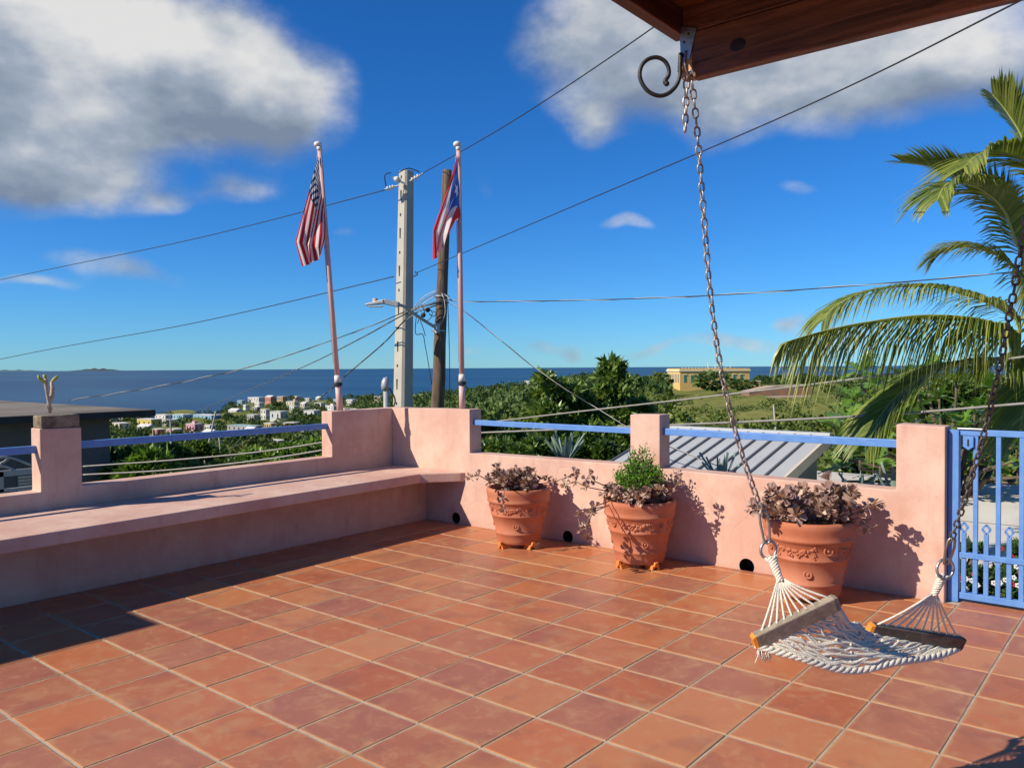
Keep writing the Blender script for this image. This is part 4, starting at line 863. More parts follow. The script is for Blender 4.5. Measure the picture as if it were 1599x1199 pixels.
def blobtree(name, label, cat, blobs, ncl, nleaf, lsz, mat, base, tmpl=T_DIA, group=None, trunk=True, wide=1.0):
    """blobs: (px, py, radius px, depth)"""
    B = [(at(x, y, D_), r*D_/FPX) for x, y, r, D_ in blobs]; mean = np.mean([b[0] for b in B], axis=0); b0 = np.array([mean[0], mean[1], base])
    t = thing(name, b0, label, cat, group); A = np.array([r*r for _, r in B]); A = A/A.sum(); loc, dr, ti = [], [], []; br_ = MB()
    for (c, r), a in zip(B, A):
        n = max(6, int(ncl*a)); u = unit(n); u[:, 2] = np.abs(u[:, 2])*.9-.25; rad_ = r*(rng.random(n)**.33)*(.8+.35*np.sin(u[:, 0]*5+c[0])*np.sin(u[:, 1]*4+c[1])); cp = c+u*rad_[:, None]*np.array([1, 1, .85])
        ct = rng.normal(.48, .18, n)
        for k in range(n):
            v = unit(nleaf)*.75+u[k]*.75+np.array([0, 0, .1]); loc.append(cp[k]+unit(nleaf)*lsz*.25); dr.append(v); ti.append(np.clip(ct[k]+rng.normal(0, .14, nleaf), 0, 1))
        if trunk:
            m0 = b0+np.array([0, 0, (c[2]-base)*.35]); br_.tube([m0, (m0+c)/2+unit(1)[0]*r*.2, c], [r*.10+.05, r*.07+.03, r*.03+.01], 8)
    if trunk: br_.tube([b0-np.array([0, 0, .2]), b0+np.array([.05, 0, (mean[2]-base)*.4])], [.26, .16], 10); br_.build('trunk', TRUNK, t, smooth=True)
    v, f, tt = leaves(tmpl, np.concatenate(loc), np.concatenate(dr), lsz*rng.uniform(.65, 1.2, len(loc)*nleaf), tint=np.concatenate(ti), wide=wide); npmesh('crown', v, f, mat, t, tt)
    return t
blobtree('mango_tree', 'tall glossy mango tree with two peaks standing against the sea behind the rail', 'tree', [(957, 572, 20, 22), (957, 594, 30, 22), (958, 618, 36, 22), (962, 655, 50, 22), (868, 612, 36, 21.5), (848, 592, 16, 21), (905, 650, 52, 22), (850, 650, 40, 21), (930, 690, 60, 21), (985, 690, 45, 22), (890, 620, 30, 22), (1000, 640, 28, 22.5)], 900, 15, .25, LEAFM, -5.5, T_LONG, wide=1.5)
blobtree('dense_tree', 'low dense dark tree filling the gap under the rail beside the agave', 'tree', [(775, 715, 45, 15.5), (830, 712, 45, 15), (890, 715, 45, 15.5), (950, 715, 42, 15.5), (800, 690, 30, 17), (770, 672, 26, 18), (862, 690, 30, 17)], 900, 13, .17, LEAFM, -4.2, T_LONG, wide=1.7)
blobtree('dense_tree', 'dark leafy tree beside the neighbour house beyond the bench wall', 'tree', [(205, 722, 38, 20), (260, 715, 36, 21), (312, 712, 36, 22), (190, 742, 30, 19), (240, 745, 40, 19), (300, 745, 36, 20), (350, 738, 34, 21)], 900, 13, .20, LEAFM, -5.8, T_LONG, wide=1.7)
blobtree('leafy_shrub', 'bright green shrub with long leaves in front of the dark tree', 'shrub', [(236, 722, 24, 15), (220, 738, 26, 15), (250, 742, 24, 15), (208, 752, 24, 15)], 150, 13, .26, LEAFB, -4.8, T_LONG, wide=1.2)
blobtree('mango_tree', 'olive green tree under the bench rail near the tall corner block', 'tree', [(410, 725, 42, 24), (460, 715, 40, 25), (500, 708, 36, 26), (380, 742, 36, 22), (440, 742, 42, 22), (495, 738, 40, 23)], 850, 12, .22, LEAFB, -6.2, T_DIA)
blobtree('dense_tree', 'tall dark tree standing behind the breadfruit and the palm fronds', 'tree', [(1400, 640, 46, 17), (1470, 625, 50, 17), (1540, 620, 52, 17), (1600, 630, 52, 17), (1430, 690, 50, 16.5), (1500, 690, 56, 16.5), (1570, 690, 56, 16.5), (1640, 680, 56, 16.5), (1360, 690, 40, 17), (1350, 650, 30, 17.5), (1330, 725, 36, 16.8), (1390, 728, 40, 16.5)], 1500, 12, .24, LEAFM, -4, T_LONG, wide=1.8)
# breadfruit: big lobed leaves, each its own piece
def bread_mesh(i):
    r_ = random.Random(i); mid = [(0, y, -.20*(y-.3)**2*(1 if y > .3 else .2)) for y in np.linspace(0, 1, 11)]; vs = [tuple(m) for m in mid]; fs = []
    for sgn in (-1, 1):
        prev = None
        for k in range(1, 10):
            w_ = .30*math.sin(math.pi*(k/10)**.8)**.7*(1.0 if k % 2 else .42)*r_.uniform(.9, 1.1); adv = .10 if k % 2 else 0
            vs.append((sgn*w_, mid[k][1]+adv, mid[k][2]+.10*w_)); j = len(vs)-1
            if prev is None: fs.append((0, k, j) if sgn > 0 else (0, j, k))
            else: fs.append((k-1, k, j, prev) if sgn > 0 else (k-1, prev, j, k))
            prev = j
        fs.append((9, 10, prev) if sgn > 0 else (9, prev, 10))
    me = bpy.data.meshes.new('leaf'); me.from_pydata(vs, [], fs); me.materials.append(BREAD)
    a = me.attributes.new('tint', 'FLOAT', 'POINT'); a.data.foreach_set('value', [r_.uniform(.35, .7)+(.22 if i_ < 11 else 0) for i_ in range(len(vs))]); return me
BM = [bread_mesh(i) for i in range(6)]
bt_ = thing('breadfruit_tree', (at(1480, 700, 13)[0], at(1480, 700, 13)[1], -3.5), 'breadfruit tree with large glossy lobed leaves behind the wide pillar and gate', 'tree'); bw = np.array(bt_.location)
tips = [(1348, 578), (1362, 600), (1330, 622), (1300, 668), (1310, 690), (1345, 640), (1372, 655), (1395, 625), (1405, 590), (1430, 605), (1450, 575), (1470, 620), (1495, 595), (1520, 640), (1545, 605), (1575, 645), (1592, 610), (1340, 705), (1375, 715), (1390, 690), (1420, 660), (1450, 680), (1500, 665), (1530, 690), (1560, 680), (1590, 690), (1515, 720), (1550, 725), (1585, 728), (1372, 742), (1410, 720), (1325, 655), (1480, 655), (1610, 660), (1610, 715), (1310, 728)]
brm = MB()
for x, y in tips:
    D_ = random.uniform(11, 13.6); p = at(x+random.uniform(-5, 5), y, D_); m0 = bw+np.array([0, 0, 2.2]); brm.tube([m0, (m0+p)/2+np.array([0, 0, .3]), p+np.array([0, 0, -.25]), p], [.05, .035, .02, .014], 6)
    for k in range(8):
        a = 2*math.pi*k/8+random.uniform(-.3, .3); el_ = random.uniform(-.35, .75) if k else 1.2; d = np.array([[math.cos(a)*math.cos(el_), math.sin(a)*math.cos(el_), math.sin(el_)]]); M = frames(d, np.array([[0, 0, 1.0]])+rng.normal(0, .15, (1, 3)))[0]
        o = bpy.data.objects.new('leaf', random.choice(BM)); COL.objects.link(o); o.parent = bt_; s = random.uniform(.30, .46); o.location = tuple(p-bw); o.rotation_euler = Matrix(M.tolist()).to_euler(); o.scale = (s, s, s)
brm.tube([bw, bw+np.array([0, 0, 2.3])], [.16, .09], 10).build('trunk', TRUNK, bt_, smooth=True)
# coconut palm
def frond(t, path, nl, L, droop, width=.024, spread=1.0, twist=0.0):
    path = smoothpath(path, 8); P = np.array(path); n = len(P); T = np.gradient(P, axis=0); T /= np.linalg.norm(T, axis=1, keepdims=True)
    fo = MB().tube(path, np.linspace(.022, .004, n).tolist(), 6).build('frond', RACH, t, smooth=True)
    nl = int(nl*1.7); L = L*1.22; s_ = np.linspace(.16, .995, nl); V, Fq, TT = [], [], []
    for sg in (-1, 1):
        for s in s_:
            i = s*(n-1); k = int(min(n-2, i)); p = P[k]+(P[k+1]-P[k])*(i-k); tg = T[k]; side = np.cross(tg, (0, 0, 1.0)); side /= np.linalg.norm(side)+1e-9; upv = np.cross(side, tg)
            l = L*(math.sin(math.pi*min(1, .12+s*.80))**.6)*random.uniform(.85, 1.08)*(1 if s < .85 else .75); d = tg*(.55+.5*s)+side*sg*spread*math.cos(twist)+upv*(.25+sg*math.sin(twist)); d = d/np.linalg.norm(d); dr_ = droop*random.uniform(.8, 1.25)
            nrm = np.cross(d, tg); nrm = nrm/(np.linalg.norm(nrm)+1e-9); o = len(V); tn = random.gauss(.5, .2)
            for u, w_ in ((0, .5), (.3, 1), (.65, .8), (1, .06)):
                q = p+d*l*u*(1-.25*droop*u)+np.array([0, 0, -dr_*l*u*u]); wv = np.cross(d+np.array([0, 0, -2*dr_*u]), nrm); wv /= np.linalg.norm(wv)+1e-9
                V.append(q-wv*width*w_*.5); V.append(q+wv*width*w_*.5); TT += [min(1, max(0, tn+.25*u))]*2
            Fq += [(o, o+1, o+3, o+2), (o+2, o+3, o+5, o+4), (o+4, o+5, o+7, o+6)]
    npmesh('leaflets', np.array(V), np.array(Fq), PALML, fo, np.array(TT))
hub = at(1672, 452, 8.8); palm = thing('coconut_palm', (hub[0]+.3, hub[1]+.1, -3.5), 'coconut palm with long arching fronds reaching in over the gate', 'palm tree')
MB().tube([(hub[0]+.3, hub[1]+.1, -3.6), (hub[0]+.2, hub[1]+.05, -1), (hub[0]+.04, hub[1], 1.2), hub], [.19, .15, .13, .12], 14).build('trunk', TRUNK, palm, smooth=True)
def fr(pts, D0_, D1_, nl, L, droop, **k):
    n = len(pts); frond(palm, [hub]+[at(x, y, D0_+(D1_-D0_)*i/(n-1)) for i, (x, y) in enumerate(pts)], nl, L, droop, **k)
fr([(1600, 515), (1561, 507), (1511, 496), (1436, 493), (1349, 504), (1286, 517), (1231, 533)], 8.5, 7.6, 92, .60, 1.15, spread=.45)
fr([(1600, 498), (1549, 474), (1474, 451), (1411, 447), (1349, 457), (1305, 478), (1285, 500)], 8.7, 8.4, 84, .60, .55, spread=.75)
fr([(1600, 545), (1549, 562), (1469, 575), (1411, 610), (1374, 650), (1352, 686)], 8.5, 7.9, 84, .60, .42, spread=.55)
fr([(1600, 400), (1569, 330), (1536, 298), (1499, 284), (1476, 290), (1464, 312)], 8.7, 8.3, 76, .58, .42, spread=.8)
fr([(1605, 390), (1560, 320), (1511, 285), (1461, 262), (1408, 252)], 8.9, 9.2, 76, .62, .14, spread=.9)
fr([(1630, 330), (1600, 225), (1574, 178), (1550, 148)], 8.9, 9.0, 70, .64, .15, spread=1.0)
fr([(1640, 300), (1599, 250), (1549, 237), (1523, 245), (1505, 262)], 8.8, 8.5, 70, .62, .30, spread=.9)
fr([(1610, 440), (1560, 400), (1500, 385), (1462, 400)], 9.1, 9.6, 66, .62, .45, spread=.8)
fr([(1640, 540), (1610, 600), (1590, 680)], 8.6, 8.4, 60, .60, .5, spread=.7)
for a in np.linspace(-1.3, 1.1, 6):
    d = CR*math.cos(a)+CF*math.sin(a); d[2] = 0; L = 2.6; frond(palm, [hub, hub+d*L*.35+np.array([0, 0, .55]), hub+d*L*.7+np.array([0, 0, .45]), hub+d*L+np.array([0, 0, -.15])], 60, .6, .7, spread=.7)
# flowering shrubs behind the gate
for px, py, lab in ((1510, 900, 'low shrub with white and red flowers behind the gate next to the pillar'), (1580, 900, 'low shrub with white and red flowers behind the middle of the gate'), (1650, 905, 'low shrub with white and red flowers behind the far end of the gate')):
    t = blobtree('flowering_shrub', lab, 'shrub', [(px, py, 34, 6.7), (px-22, py+22, 30, 6.6), (px+20, py+24, 30, 6.7), (px+8, py-38, 20, 6.8)], 130, 12, .075, BUSHF, -.62)
    for m, nm, k in ((WFLOW, 'white_blossoms', 15), (RFLOW, 'red_blossoms', 6)):
        fl_ = MB()
        for q in range(k):
            c = at(px+random.gauss(0, 22), py+random.gauss(8, 24), random.uniform(6.25, 6.5))
            for a in range(5): fl_.sphere(c+np.array([math.cos(a*1.257)*.013, 0, math.sin(a*1.257)*.013]), .0105, 6, 3, sc=(1, .35, 1))
        fl_.build(nm, m, t, smooth=True)

# ------------------------------------------------------------------ town houses
HB = []
WIN = pmat('dark_window', (.03, .035, .04), .25, spec=.6); ROOFW = pmat('white_roof', (.68, .66, .62), .8, (.55, .53, .48), .4, .7, coord='Pos')
HC = {}
def hmat(c):
    if c not in HC: HC[c] = pmat('house_paint', tuple(x*.82 for x in c), .85, tuple(x*.66 for x in c), .5, .8, coord='Pos')
    return HC[c]
def house(x0, x1, yt, yb, label, c, yaw=.0, ratio=.7, D_=None, nw=3, storeys=1, roof=ROOFW, gable=False, door=True, pent=False):
    px = (x0+x1)/2; D = D_ or Dfor(px, yb); base = gp(px, D); w_ = (x1-x0)*D/FPX; W_ = w_/(.773+ratio*.635); Dp = W_*ratio; H_ = max(2.4, (yb-yt)*D/FPX)
    HB.append((x0, x1, yt, yb)); t = thing('town_house', base, label, 'house', None); ca, sa = math.cos(yaw), math.sin(yaw); z0 = base[2]
    def Q(x, y, z): return (base[0]+x*ca-y*sa, base[1]+x*sa+y*ca, z0+z)
    def bx(x0_, x1_, y0_, y1_, za, zb, name, m, par): return MB().add([Q(x0_, y0_, za), Q(x1_, y0_, za), Q(x1_, y1_, za), Q(x0_, y1_, za), Q(x0_, y0_, zb), Q(x1_, y0_, zb), Q(x1_, y1_, zb), Q(x0_, y1_, zb)], [(3, 2, 1, 0), (4, 5, 6, 7), (0, 1, 5, 4), (1, 2, 6, 5), (2, 3, 7, 6), (3, 0, 4, 7)]).build(name, m, par)
    a, b = W_/2, Dp/2; bx(-a, a, -b, b, -3.0, H_, 'wall', hmat(c), t)
    if gable:
        MB().add([Q(-a-.3, -b-.3, H_), Q(a+.3, -b-.3, H_), Q(a+.3, b+.3, H_), Q(-a-.3, b+.3, H_), Q(-a-.3, 0, H_+.35*b+.5), Q(a+.3, 0, H_+.35*b+.5)], [(3, 2, 1, 0), (0, 1, 5, 4), (2, 3, 4, 5), (1, 2, 5), (3, 0, 4)]).build('roof', roof, t)
    else:
        r = bx(-a-.25, a+.25, -b-.25, b+.25, H_+.001, H_+.22, 'roof', roof, t)
        if pent: bx(-a*.3, a*.3, -b*.3, b*.4, H_+.221, H_+1.7, 'water_tank_room', hmat(c), r)
    hs_ = H_/storeys
    for s in range(storeys):
        for k in range(nw):
            xc = -a+(k+.5)*2*a/nw; ww = min(.55, a/nw*.6); wn = bx(xc-ww, xc+ww, -b-.05, -b-.002, s*hs_+hs_*.38, s*hs_+hs_*.76, 'window', WIN, t); bx(xc-ww-.1, xc+ww+.1, -b-.14, -b-.051, s*hs_+hs_*.34, s*hs_+hs_*.379, 'sill', ROOFW, wn)
        for k in range(2):
            yc = -b+(k+.5)*b; bx(a+.002, a+.05, yc-.4, yc+.4, s*hs_+hs_*.38, s*hs_+hs_*.76, 'window', WIN, t)
    if door: bx(a*.55, a*.55+.9, -b-.06, -b-.003, 0, min(2.1, H_*.8), 'door', hmat((.25, .18, .12)), t)
    return t
WH, CRM, YEL, LBL, PNK, SAL, CYA, TAN, GRY = (.74, .72, .68), (.70, .64, .48), (.74, .58, .16), (.33, .56, .70), (.70, .36, .40), (.62, .26, .17), (.12, .46, .56), (.50, .36, .20), (.42, .42, .40)
house(212, 252, 655, 668, 'bright yellow flat-roofed town building with three dark windows', YEL, .12, .5)
house(171, 204, 661, 671, 'cream and orange low house next to the yellow building', CRM, -.1, .5)
house(238, 272, 648, 655, 'long low white building behind the yellow one', WH, 0, .4)
house(268, 300, 647, 656, 'light blue building end with a raised wall', LBL, .1, .6)
house(298, 347, 648, 657, 'long light blue school-like building with grey roof', (.27, .46, .62), .05, .35, nw=5)
house(289, 316, 662, 677, 'pink house with a white water tank room on its roof', PNK, .1, .7, pent=True)
house(318, 336, 664, 676, 'small white house touching the pink one', WH, 0, .7)
house(234, 258, 671, 680, 'salmon orange house below the yellow building', SAL, -.1, .6)
house(299, 321, 684, 697, 'small turquoise house below the rail and the pink house', CYA, .15, .6)
house(278, 297, 687, 697, 'small tan brown house beside the turquoise one', TAN, 0, .7)
house(356, 378, 641, 650, 'white house with pitched white roof by the shore road', WH, .2, .8, gable=True)
house(386, 414, 617, 624, 'long white villa on the grassy point by the sea', WH, .1, .5, nw=4)
house(413, 431, 620, 631, 'white house with a red arched front on the shore ridge', SAL, 0, .7, gable=True)
house(432, 448, 619, 627, 'tan house with pale roof on the shore ridge', TAN, .1, .7)
house(456, 469, 613, 620, 'small pale pink house among the shore trees', (.72, .5, .46), 0, .7)
house(446, 466, 627, 633, 'cream bungalow among trees below the pale pink house', CRM, .1, .5)
house(396, 413, 629, 636, 'white bungalow with shaded porch below the villa', WH, -.1, .6)
house(406, 421, 640, 656, 'tall white tower-like house', (.76, .73, .64), .1, .7, storeys=2, nw=2)
house(421, 448, 643, 657, 'white block house with big blank side wall', WH, .3, .9, nw=2)
house(384, 406, 648, 659, 'grey-white low house left of the tower-like one'.replace('left of', 'beside'), GRY, 0, .6)
house(474, 499, 641, 651, 'white flat-roofed house with grey-green side wall among trees', WH, .25, .8, nw=2)
house(507, 530, 634, 641, 'stepped white house partly behind the leaning flagpole', WH, 0, .6, pent=True)
house(411, 431, 661, 670, 'sandy yellow house just above the bench rail', (.66, .50, .26), .1, .7)
house(352, 410, 665, 674, 'long house with pale teal roof just above the bench rail', GRY, .1, .4, roof=pmat('teal_roof', (.30, .42, .40), .7), nw=5)
house(414, 446, 688, 703, 'pale house with grey shaded walls below the bench rail', (.60, .60, .60), .2, .8, nw=3)
house(540, 556, 624, 630, 'white house between leaning flagpole and concrete pole', WH, .1, .7)
house(584, 600, 619, 627, 'cream house beside the conduit weather head', CRM, .1, .7)
house(652, 672, 616, 622, 'low white house on the far shore behind the wooden pole', WH, 0, .6)
house(750, 770, 612, 618, 'brown-roofed house on the wooded slope', (.6, .52, .45), .1, .6, roof=pmat('brown_roof', (.3, .2, .15), .8))
house(774, 784, 606, 611, 'tiny pale house high on the wooded slope', WH, .1, .7)
house(819, 830, 595, 604, 'white two-storey house on the wooded slope beside the mango tree', WH, .1, .8, storeys=2, nw=2)
house(894, 907, 575, 583, 'white hilltop house seen above the mango tree', WH, .1, .7)
house(925, 946, 579, 587, 'pale hilltop house with long wall between the mango peaks', (.64, .60, .56), 0, .5)
house(1290, 1313, 588, 596, 'red-roofed house on the far side of the fort hill', WH, .1, .7, roof=pmat('red_roof', (.50, .03, .05), .7), gable=True)
rh = random.Random(11); got = []
while len(got) < 26:
    px = rh.uniform(175, 560); D_ = rh.uniform(380, 740 if px < 345 else 1020); b_p = gp(px, D_); yb_ = pj(b_p)[1]; w2 = rh.uniform(7, 11)*FPX/D_*.5; h2 = rh.uniform(2.8, 4.5)*FPX/D_
    if any(abs(px-q[0]) < (w2+q[2])*.9 and abs(yb_-q[1]) < 7 for q in got) or any(a-4 < px < b+4 and c-3 < yb_ < d+4 for a, b, c, d in HB): continue
    got.append((px, yb_, w2)); cc = rh.choice([WH, WH, WH, CRM, GRY, (.68, .6, .5), PNK, LBL, TAN]); t_ = house(px-w2, px+w2, yb_-h2, yb_, 'small house half hidden among the trees of the town', cc, rh.uniform(-.2, .3), rh.uniform(.5, .9), D_=D_, nw=2, gable=rh.random() < .25); t_['group'] = 'small houses scattered through the town'
# leaning town poles
for a, b, D_, lab in (((337, 642), (321, 716), 110, 'leaning wooden pole rising past the bench rail'), ((341, 672), (349, 740), 90, 'thin wooden pole below the bench rail'), ((266, 654), (268, 700), 160, 'slim pale pole near the yellow building'), ((239, 670), (240, 712), 130, 'slim pole beside the salmon house'), ((1208, 632), (1213, 690), 60, 'thin pale post standing in the field below the brick bastion')):
    p, q = at(*a, D_), at(*b, D_); q2 = q+(q-p)*.4; o = MB().tube([p, q2], [.09*D_/110+.02, .13*D_/110+.03], 8).build('town_pole', CONCP, origin=tuple(q2)); tag(o, lab, 'pole')
# ------------------------------------------------------------------ fort
FY = pmat('fort_yellow', (.70, .47, .17), .85, (.62, .39, .13), .3, .8, coord='Pos'); FT = pmat('fort_trim', (.74, .66, .48), .85); FG = pmat('green_shutter', (.03, .20, .16), .6); BRK = pmat('old_brick', (.32, .155, .085), .95, (.17, .125, .085), .35, .5, .5, 3, coord='Pos')
FD = 380.0; fc = gp(1121, FD); cdir = -np.array([fc[0], fc[1]]); cdir /= np.linalg.norm(cdir); rt = np.array([-cdir[1], cdir[0]]); 
if rt@CR[:2] < 0: rt = -rt
nl_ = cdir*math.cos(.35)+rt*math.sin(.35); ax_ = rt*math.cos(.35)-cdir*math.sin(.35)
fort = thing('fort', fc, 'yellow colonial fort with cornice and tall windows on the hill', 'fort')
zb = fc[2]-1.5; zt_ = EYE-(577-570.0)*FD/FPX
FL, FW = 29.5, 20.0   # long face, depth
def fp(u, v, z): q = fc[:2]+ax_*u+nl_*v; return (q[0], q[1], z)
def fbx(u0, u1, v0, v1, za, zb_, name, m, par): return MB().add([fp(u0, v0, za), fp(u1, v0, za), fp(u1, v1, za), fp(u0, v1, za), fp(u0, v0, zb_), fp(u1, v0, zb_), fp(u1, v1, zb_), fp(u0, v1, zb_)], [(3, 2, 1, 0), (4, 5, 6, 7), (0, 1, 5, 4), (1, 2, 6, 5), (2, 3, 7, 6), (3, 0, 4, 7)]).build(name, m, par)
u0, u1 = -FL*.62, FL*.52; fbx(u0, u1, -FW, 0, zb, zt_-.9, 'wall', FY, fort)
cor = fbx(u0-.5, u1+.5, -FW-.5, .5, zt_-.9, zt_-.35, 'cornice', FT, fort); fbx(u0-.1, u1+.1, -FW-.1, .1, zt_-.35, zt_+.35, 'parapet', FY, cor)
for k in range(14): fbx(u0+1+k*1.6, u0+1.8+k*1.6, -.4, .12, zt_+.351, zt_+.75, 'merlon', FT, cor)
for k in range(8):
    v = -1.6-k*2.4; wn = fbx(u0-.12, u0-.003, v-.65, v+.65, zt_-6.2, zt_-2.2, 'window', WIN, fort); fbx(u0-.25, u0-.004, v+.7, v+1.0, zt_-7, zt_-1.6, 'pilaster', FT, wn)
for k in range(9):
    u = u0+2.5+k*3.4; wn = fbx(u-.6, u+.6, .003, .12, zt_-6.0, zt_-2.6, 'window', FG, fort); fbx(u-.8, u+.8, .004, .3, zt_-2.59, zt_-2.3, 'lintel', FT, wn)
fbx(u1, u1+5.0, -12, .8, zb, zt_-6.0, 'side_wing', FY, fort); fbx(u1-.1, u1+5.2, -12.2, 1.0, zt_-5.99, zt_-5.6, 'wing_cornice', FT, fort)
for u, h_ in ((-2, 3.2), (1.5, 2.4), (9, 1.6)): MB().tube([fp(u, -8, zt_), fp(u, -8, zt_+h_)], .12, 6).build('roof_mast', FT, fort)
bs = thing('brick_bastion', gp(1245, 262), 'old sloping brick bastion wall on the hill next to the fort', 'bastion')
pts_ = [(1170, 613), (1212, 604), (1264, 602), (1284, 636), (1212, 626), (1170, 619)]
fr_ = [at(x, y, 262) for x, y in pts_]; bk_ = [p+CF*np.array([1, 1, 0])*9 for p in fr_]
MB().add(fr_+bk_, [tuple(range(6)), tuple(range(6, 12))[::-1]]+[(k, (k+1) % 6, 6+(k+1) % 6, 6+k) for k in range(6)]).build('wall', BRK, bs)
MB().add([at(x, y, 261.8)+CF*o for o in (0, 10) for x, y in ((1168, 611), (1212, 602), (1265, 600), (1265, 602.3), (1212, 604.3), (1168, 613.3))], [(0, 1, 7, 6), (1, 2, 8, 7), (0, 5, 4, 1), (1, 4, 3, 2), (2, 3, 9, 8)]).build('coping', pmat('coping', (.42, .33, .24), .9), bs)
rd = MB(); rp = [(1165, 640, 225), (1215, 630, 250), (1262, 634, 246), (1300, 641, 232), (1340, 650, 215)]
for i in range(len(rp)-1):
    (xa, ya, da), (xb, yb_, db) = rp[i], rp[i+1]; a, b = gp(xa, da), gp(xb, db); a[2] += .35; b[2] += .35; n_ = np.array([CF[0], CF[1], 0]); rd.add([a-n_*6, b-n_*6, b+n_*6, a+n_*6], [(0, 1, 2, 3)])
tag(rd.build('path', pmat('dirt_path', (.36, .29, .19), .95, (.28, .22, .14), .3, .7, coord='Pos')), kind='structure')

# ------------------------------------------------------------------ far trees and woods
def far_crown(seed, n=330, lz=.12, flat=.75):
    r = np.random.default_rng(seed); lob = r.normal(size=(7, 3)); lob /= np.linalg.norm(lob, axis=1, keepdims=True); u = r.normal(size=(n, 3)); u /= np.linalg.norm(u, axis=1, keepdims=True)
    rad_ = .36*(.72+.38*np.max(u@lob.T, axis=1))*(r.random(n)**.25); c = u*rad_[:, None]*np.array([1.2, 1.2, flat])+np.array([0, 0, .58]); d = u+r.normal(0, .5, (n, 3)); ct = .5+.25*np.sin(u[:, 0]*6+seed)*np.sin(u[:, 1]*5+u[:, 2]*4)
    return leaves(T_DIA, c, d, lz*r.uniform(.7, 1.4, n), tint=np.clip(ct+r.normal(0, .16, n), 0, 1), wide=1.6)
FM = {}
for nm, mt, seeds in (('d', LEAFF, range(5)), ('o', LEAFO, range(5, 10))):
    for sd in seeds:
        v, f, ti = far_crown(sd, 420, .125, .7+.1*(sd % 3)); tr = MB().tube([(0, 0, -.1), (.01, 0, .3), (0, .01, .6)], [.035, .028, .012], 6); o = npmesh('tree_proto', v, f, mt, None, ti); me = o.data; bpy.data.objects.remove(o)
        to = tr.build('trunk_proto', TRUNK, smooth=True); tm = to.data; bpy.data.objects.remove(to); FM.setdefault(nm, []).append((me, tm))
GRP = {'town': ('leafy tree among the town houses below the terrace', 'trees among the town houses'), 'ridge': ('dark tree on the wooded headland by the sea', 'trees on the headland'), 'field': ('bushy tree on the grassy slope below the fort', 'trees on the fort hill'), 'shore': ('tree on the shore ridge among the seaside houses', 'trees along the shore')}
def ftree(px, D_, h, kind, grp, label=None, group=None, wide=1.0):
    me, tm = random.choice(FM[kind]); b = gp(px, D_); lab, gr_ = GRP[grp]; lab = label or lab; gr_ = group if group is not None else (None if label else gr_)
    if D_ < 200:
        t = thing('tree', b, lab, 'tree', gr_); t.scale = (h*wide, h*wide, h); t.rotation_euler = (0, 0, random.uniform(0, 6.28))
        for m, nm in ((me, 'crown'), (tm, 'trunk')): o = bpy.data.objects.new(nm, m); COL.objects.link(o); o.parent = t
    else:
        t = bpy.data.objects.new('tree', me); COL.objects.link(t); t.location = tuple(b); t.scale = (h*wide, h*wide, h); t.rotation_euler = (0, 0, random.uniform(0, 6.28)); tag(t, lab, 'tree', gr_)
    return t
boxes = [(171, 530, 613, 700)]
def free(px, y):   # keep the house fronts clear
    for (a, b, c, d) in HB:
        if a-2 < px < b+2 and c < y < d+5: return False
    return True
cnt = 0
while cnt < 170:
    px = random.uniform(165, 620); D_ = math.exp(random.uniform(math.log(150), math.log(1050))); y = pj(gp(px, D_))[1]
    if D_ > (760 if px < 345 else 1060) or not free(px, y): continue
    ftree(px, D_, random.uniform(4.5, 8.0)*(1.0 if D_ > 350 else .85), random.choice('do'), 'shore' if D_ > 600 else 'town'); cnt += 1
for k in range(70):
    px = random.uniform(600, 1010); D_ = random.uniform(650, 960) if k < 50 else random.uniform(250, 600); ftree(px, D_, random.uniform(5, 9), 'd', 'ridge')
for px, D_, h, wd, kd, lab in ((1030, 330, 9.5, 1.15, 'o', 'round bright tree at the end of the yellow fort'), (1112, 325, 9.5, 1.9, 'd', 'wide dark tree standing in front of the yellow fort'), (1160, 290, 7.0, 1.5, 'd', 'dark spreading tree below the side wing of the fort'), (1010, 300, 7.5, 1.2, 'd', 'dark tree beside the round bright tree by the fort'), (1190, 520, 8, 1.3, 'd', 'dark tree behind the fort side wing')): ftree(px, D_, h, kd, 'field', lab, wide=wd)
for k in range(26): ftree(random.uniform(1175, 1420), random.uniform(430, 640), random.uniform(5, 8), 'd', 'field')
for k in range(16): ftree(random.uniform(1290, 1420), random.uniform(150, 330), random.uniform(3.5, 6), random.choice('do'), 'field')
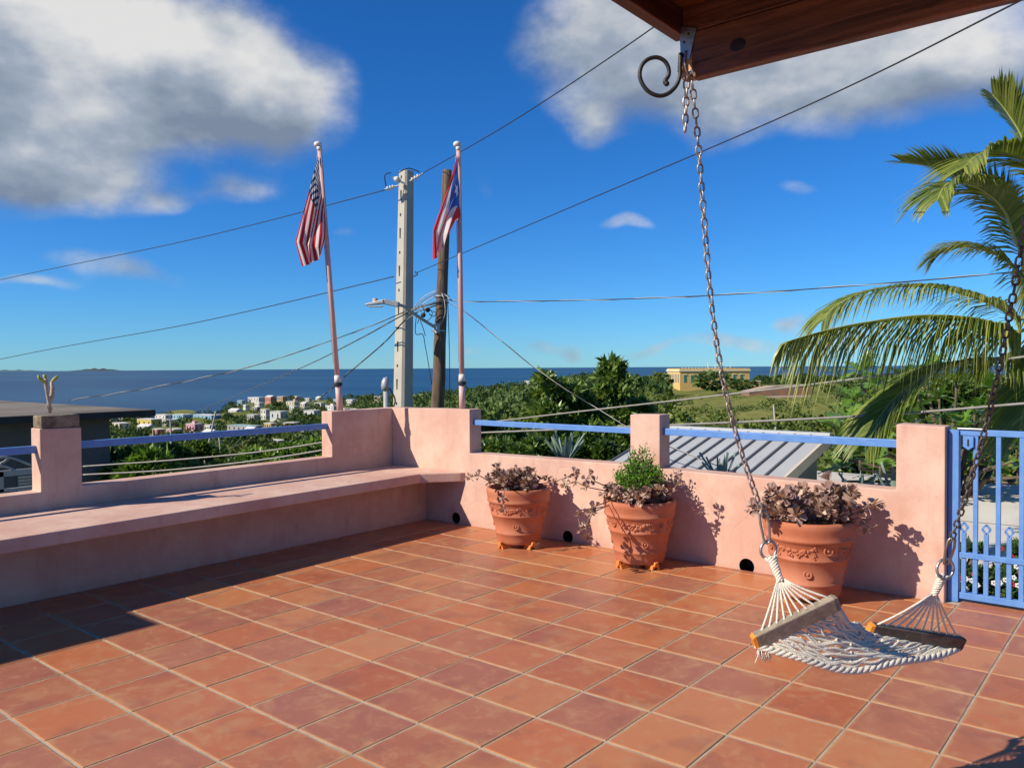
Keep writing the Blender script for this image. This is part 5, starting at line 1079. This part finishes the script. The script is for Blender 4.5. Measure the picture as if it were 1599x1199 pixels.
# woods and scrub nobody could count
def wood(name, n, pxr, Dr, hr, nl0, mat, accept=None):
    L_, Dv_, S_, T_ = [], [], [], []
    k = 0
    while k < n:
        px = random.uniform(*pxr); D_ = math.exp(random.uniform(math.log(Dr[0]), math.log(Dr[1])))
        if accept and not accept(px, D_): continue
        b = gp(px, D_); h = random.uniform(*hr); sz_ = min(h*.30, .0075*D_+.05); nl = int(min(320, nl0*(h*.30/sz_)**1.6)); u = unit(nl); u[:, 2] = np.abs(u[:, 2]); L_.append(b+u*np.array([h*.62, h*.62, h*.8])*(rng.random((nl, 1))**.3)+np.array([0, 0, h*.12])); Dv_.append(u+rng.normal(0, .5, (nl, 3))); S_.append(np.full(nl, sz_)*rng.uniform(.6, 1.3, nl)); T_.append(np.clip(random.gauss(.45, .17)+rng.normal(0, .15, nl), 0, 1)); k += 1
    v, f, ti = leaves(T_DIA, np.concatenate(L_), np.concatenate(Dv_), np.concatenate(S_), tint=np.concatenate(T_), wide=1.5); o = npmesh(name, v, f, mat, None, ti); return o
tag(wood('woodland', 1500, (560, 1030), (220, 1020), (4, 8), 42, LEAFF), 'dense dark wood covering the headland slope', 'wood', kind='stuff')
tag(wood('woodland', 900, (150, 640), (60, 330), (3.5, 6.5), 60, LEAFO, lambda px, D_: free(px, pj(gp(px, D_))[1])), 'green tree canopy filling the valley below the town', 'wood', kind='stuff')
tag(wood('woodland', 2300, (120, 640), (300, 1060), (2.6, 5.5), 36, LEAFF, lambda px, D_: D_ < (800 if px < 345 else 1080) and free(px, pj(gp(px, D_))[1])), 'dark green trees mixed in between the town houses', 'wood', kind='stuff')
tag(wood('woodland', 420, (690, 1040), (45, 220), (2.5, 5), 60, LEAFO), 'green thicket in the valley behind the mango tree', 'wood', kind='stuff')
def scrub_ok(px, D_):
    y = pj(gp(px, D_))[1]; return not (1165 < px < 1340 and 215 < D_ < 275) and (math.sin(px*.045+D_*.02)+math.sin(px*.013-D_*.05) > -.15 or D_ < 80)
tag(wood('scrub', 330, (990, 1330), (55, 330), (.6, 1.7), 40, LEAFO, scrub_ok), 'low olive scrub scattered over the grassy slope below the fort', 'scrub', kind='stuff')
tag(wood('woodland', 260, (1180, 1700), (420, 800), (4, 7), 36, LEAFF), 'dark trees on the far side of the fort hill', 'wood', kind='stuff')
tag(wood('woodland', 170, (1300, 1750), (26, 140), (1.2, 2.6), 60, LEAFO), 'green thicket beyond the flat white roof', 'wood', kind='stuff')
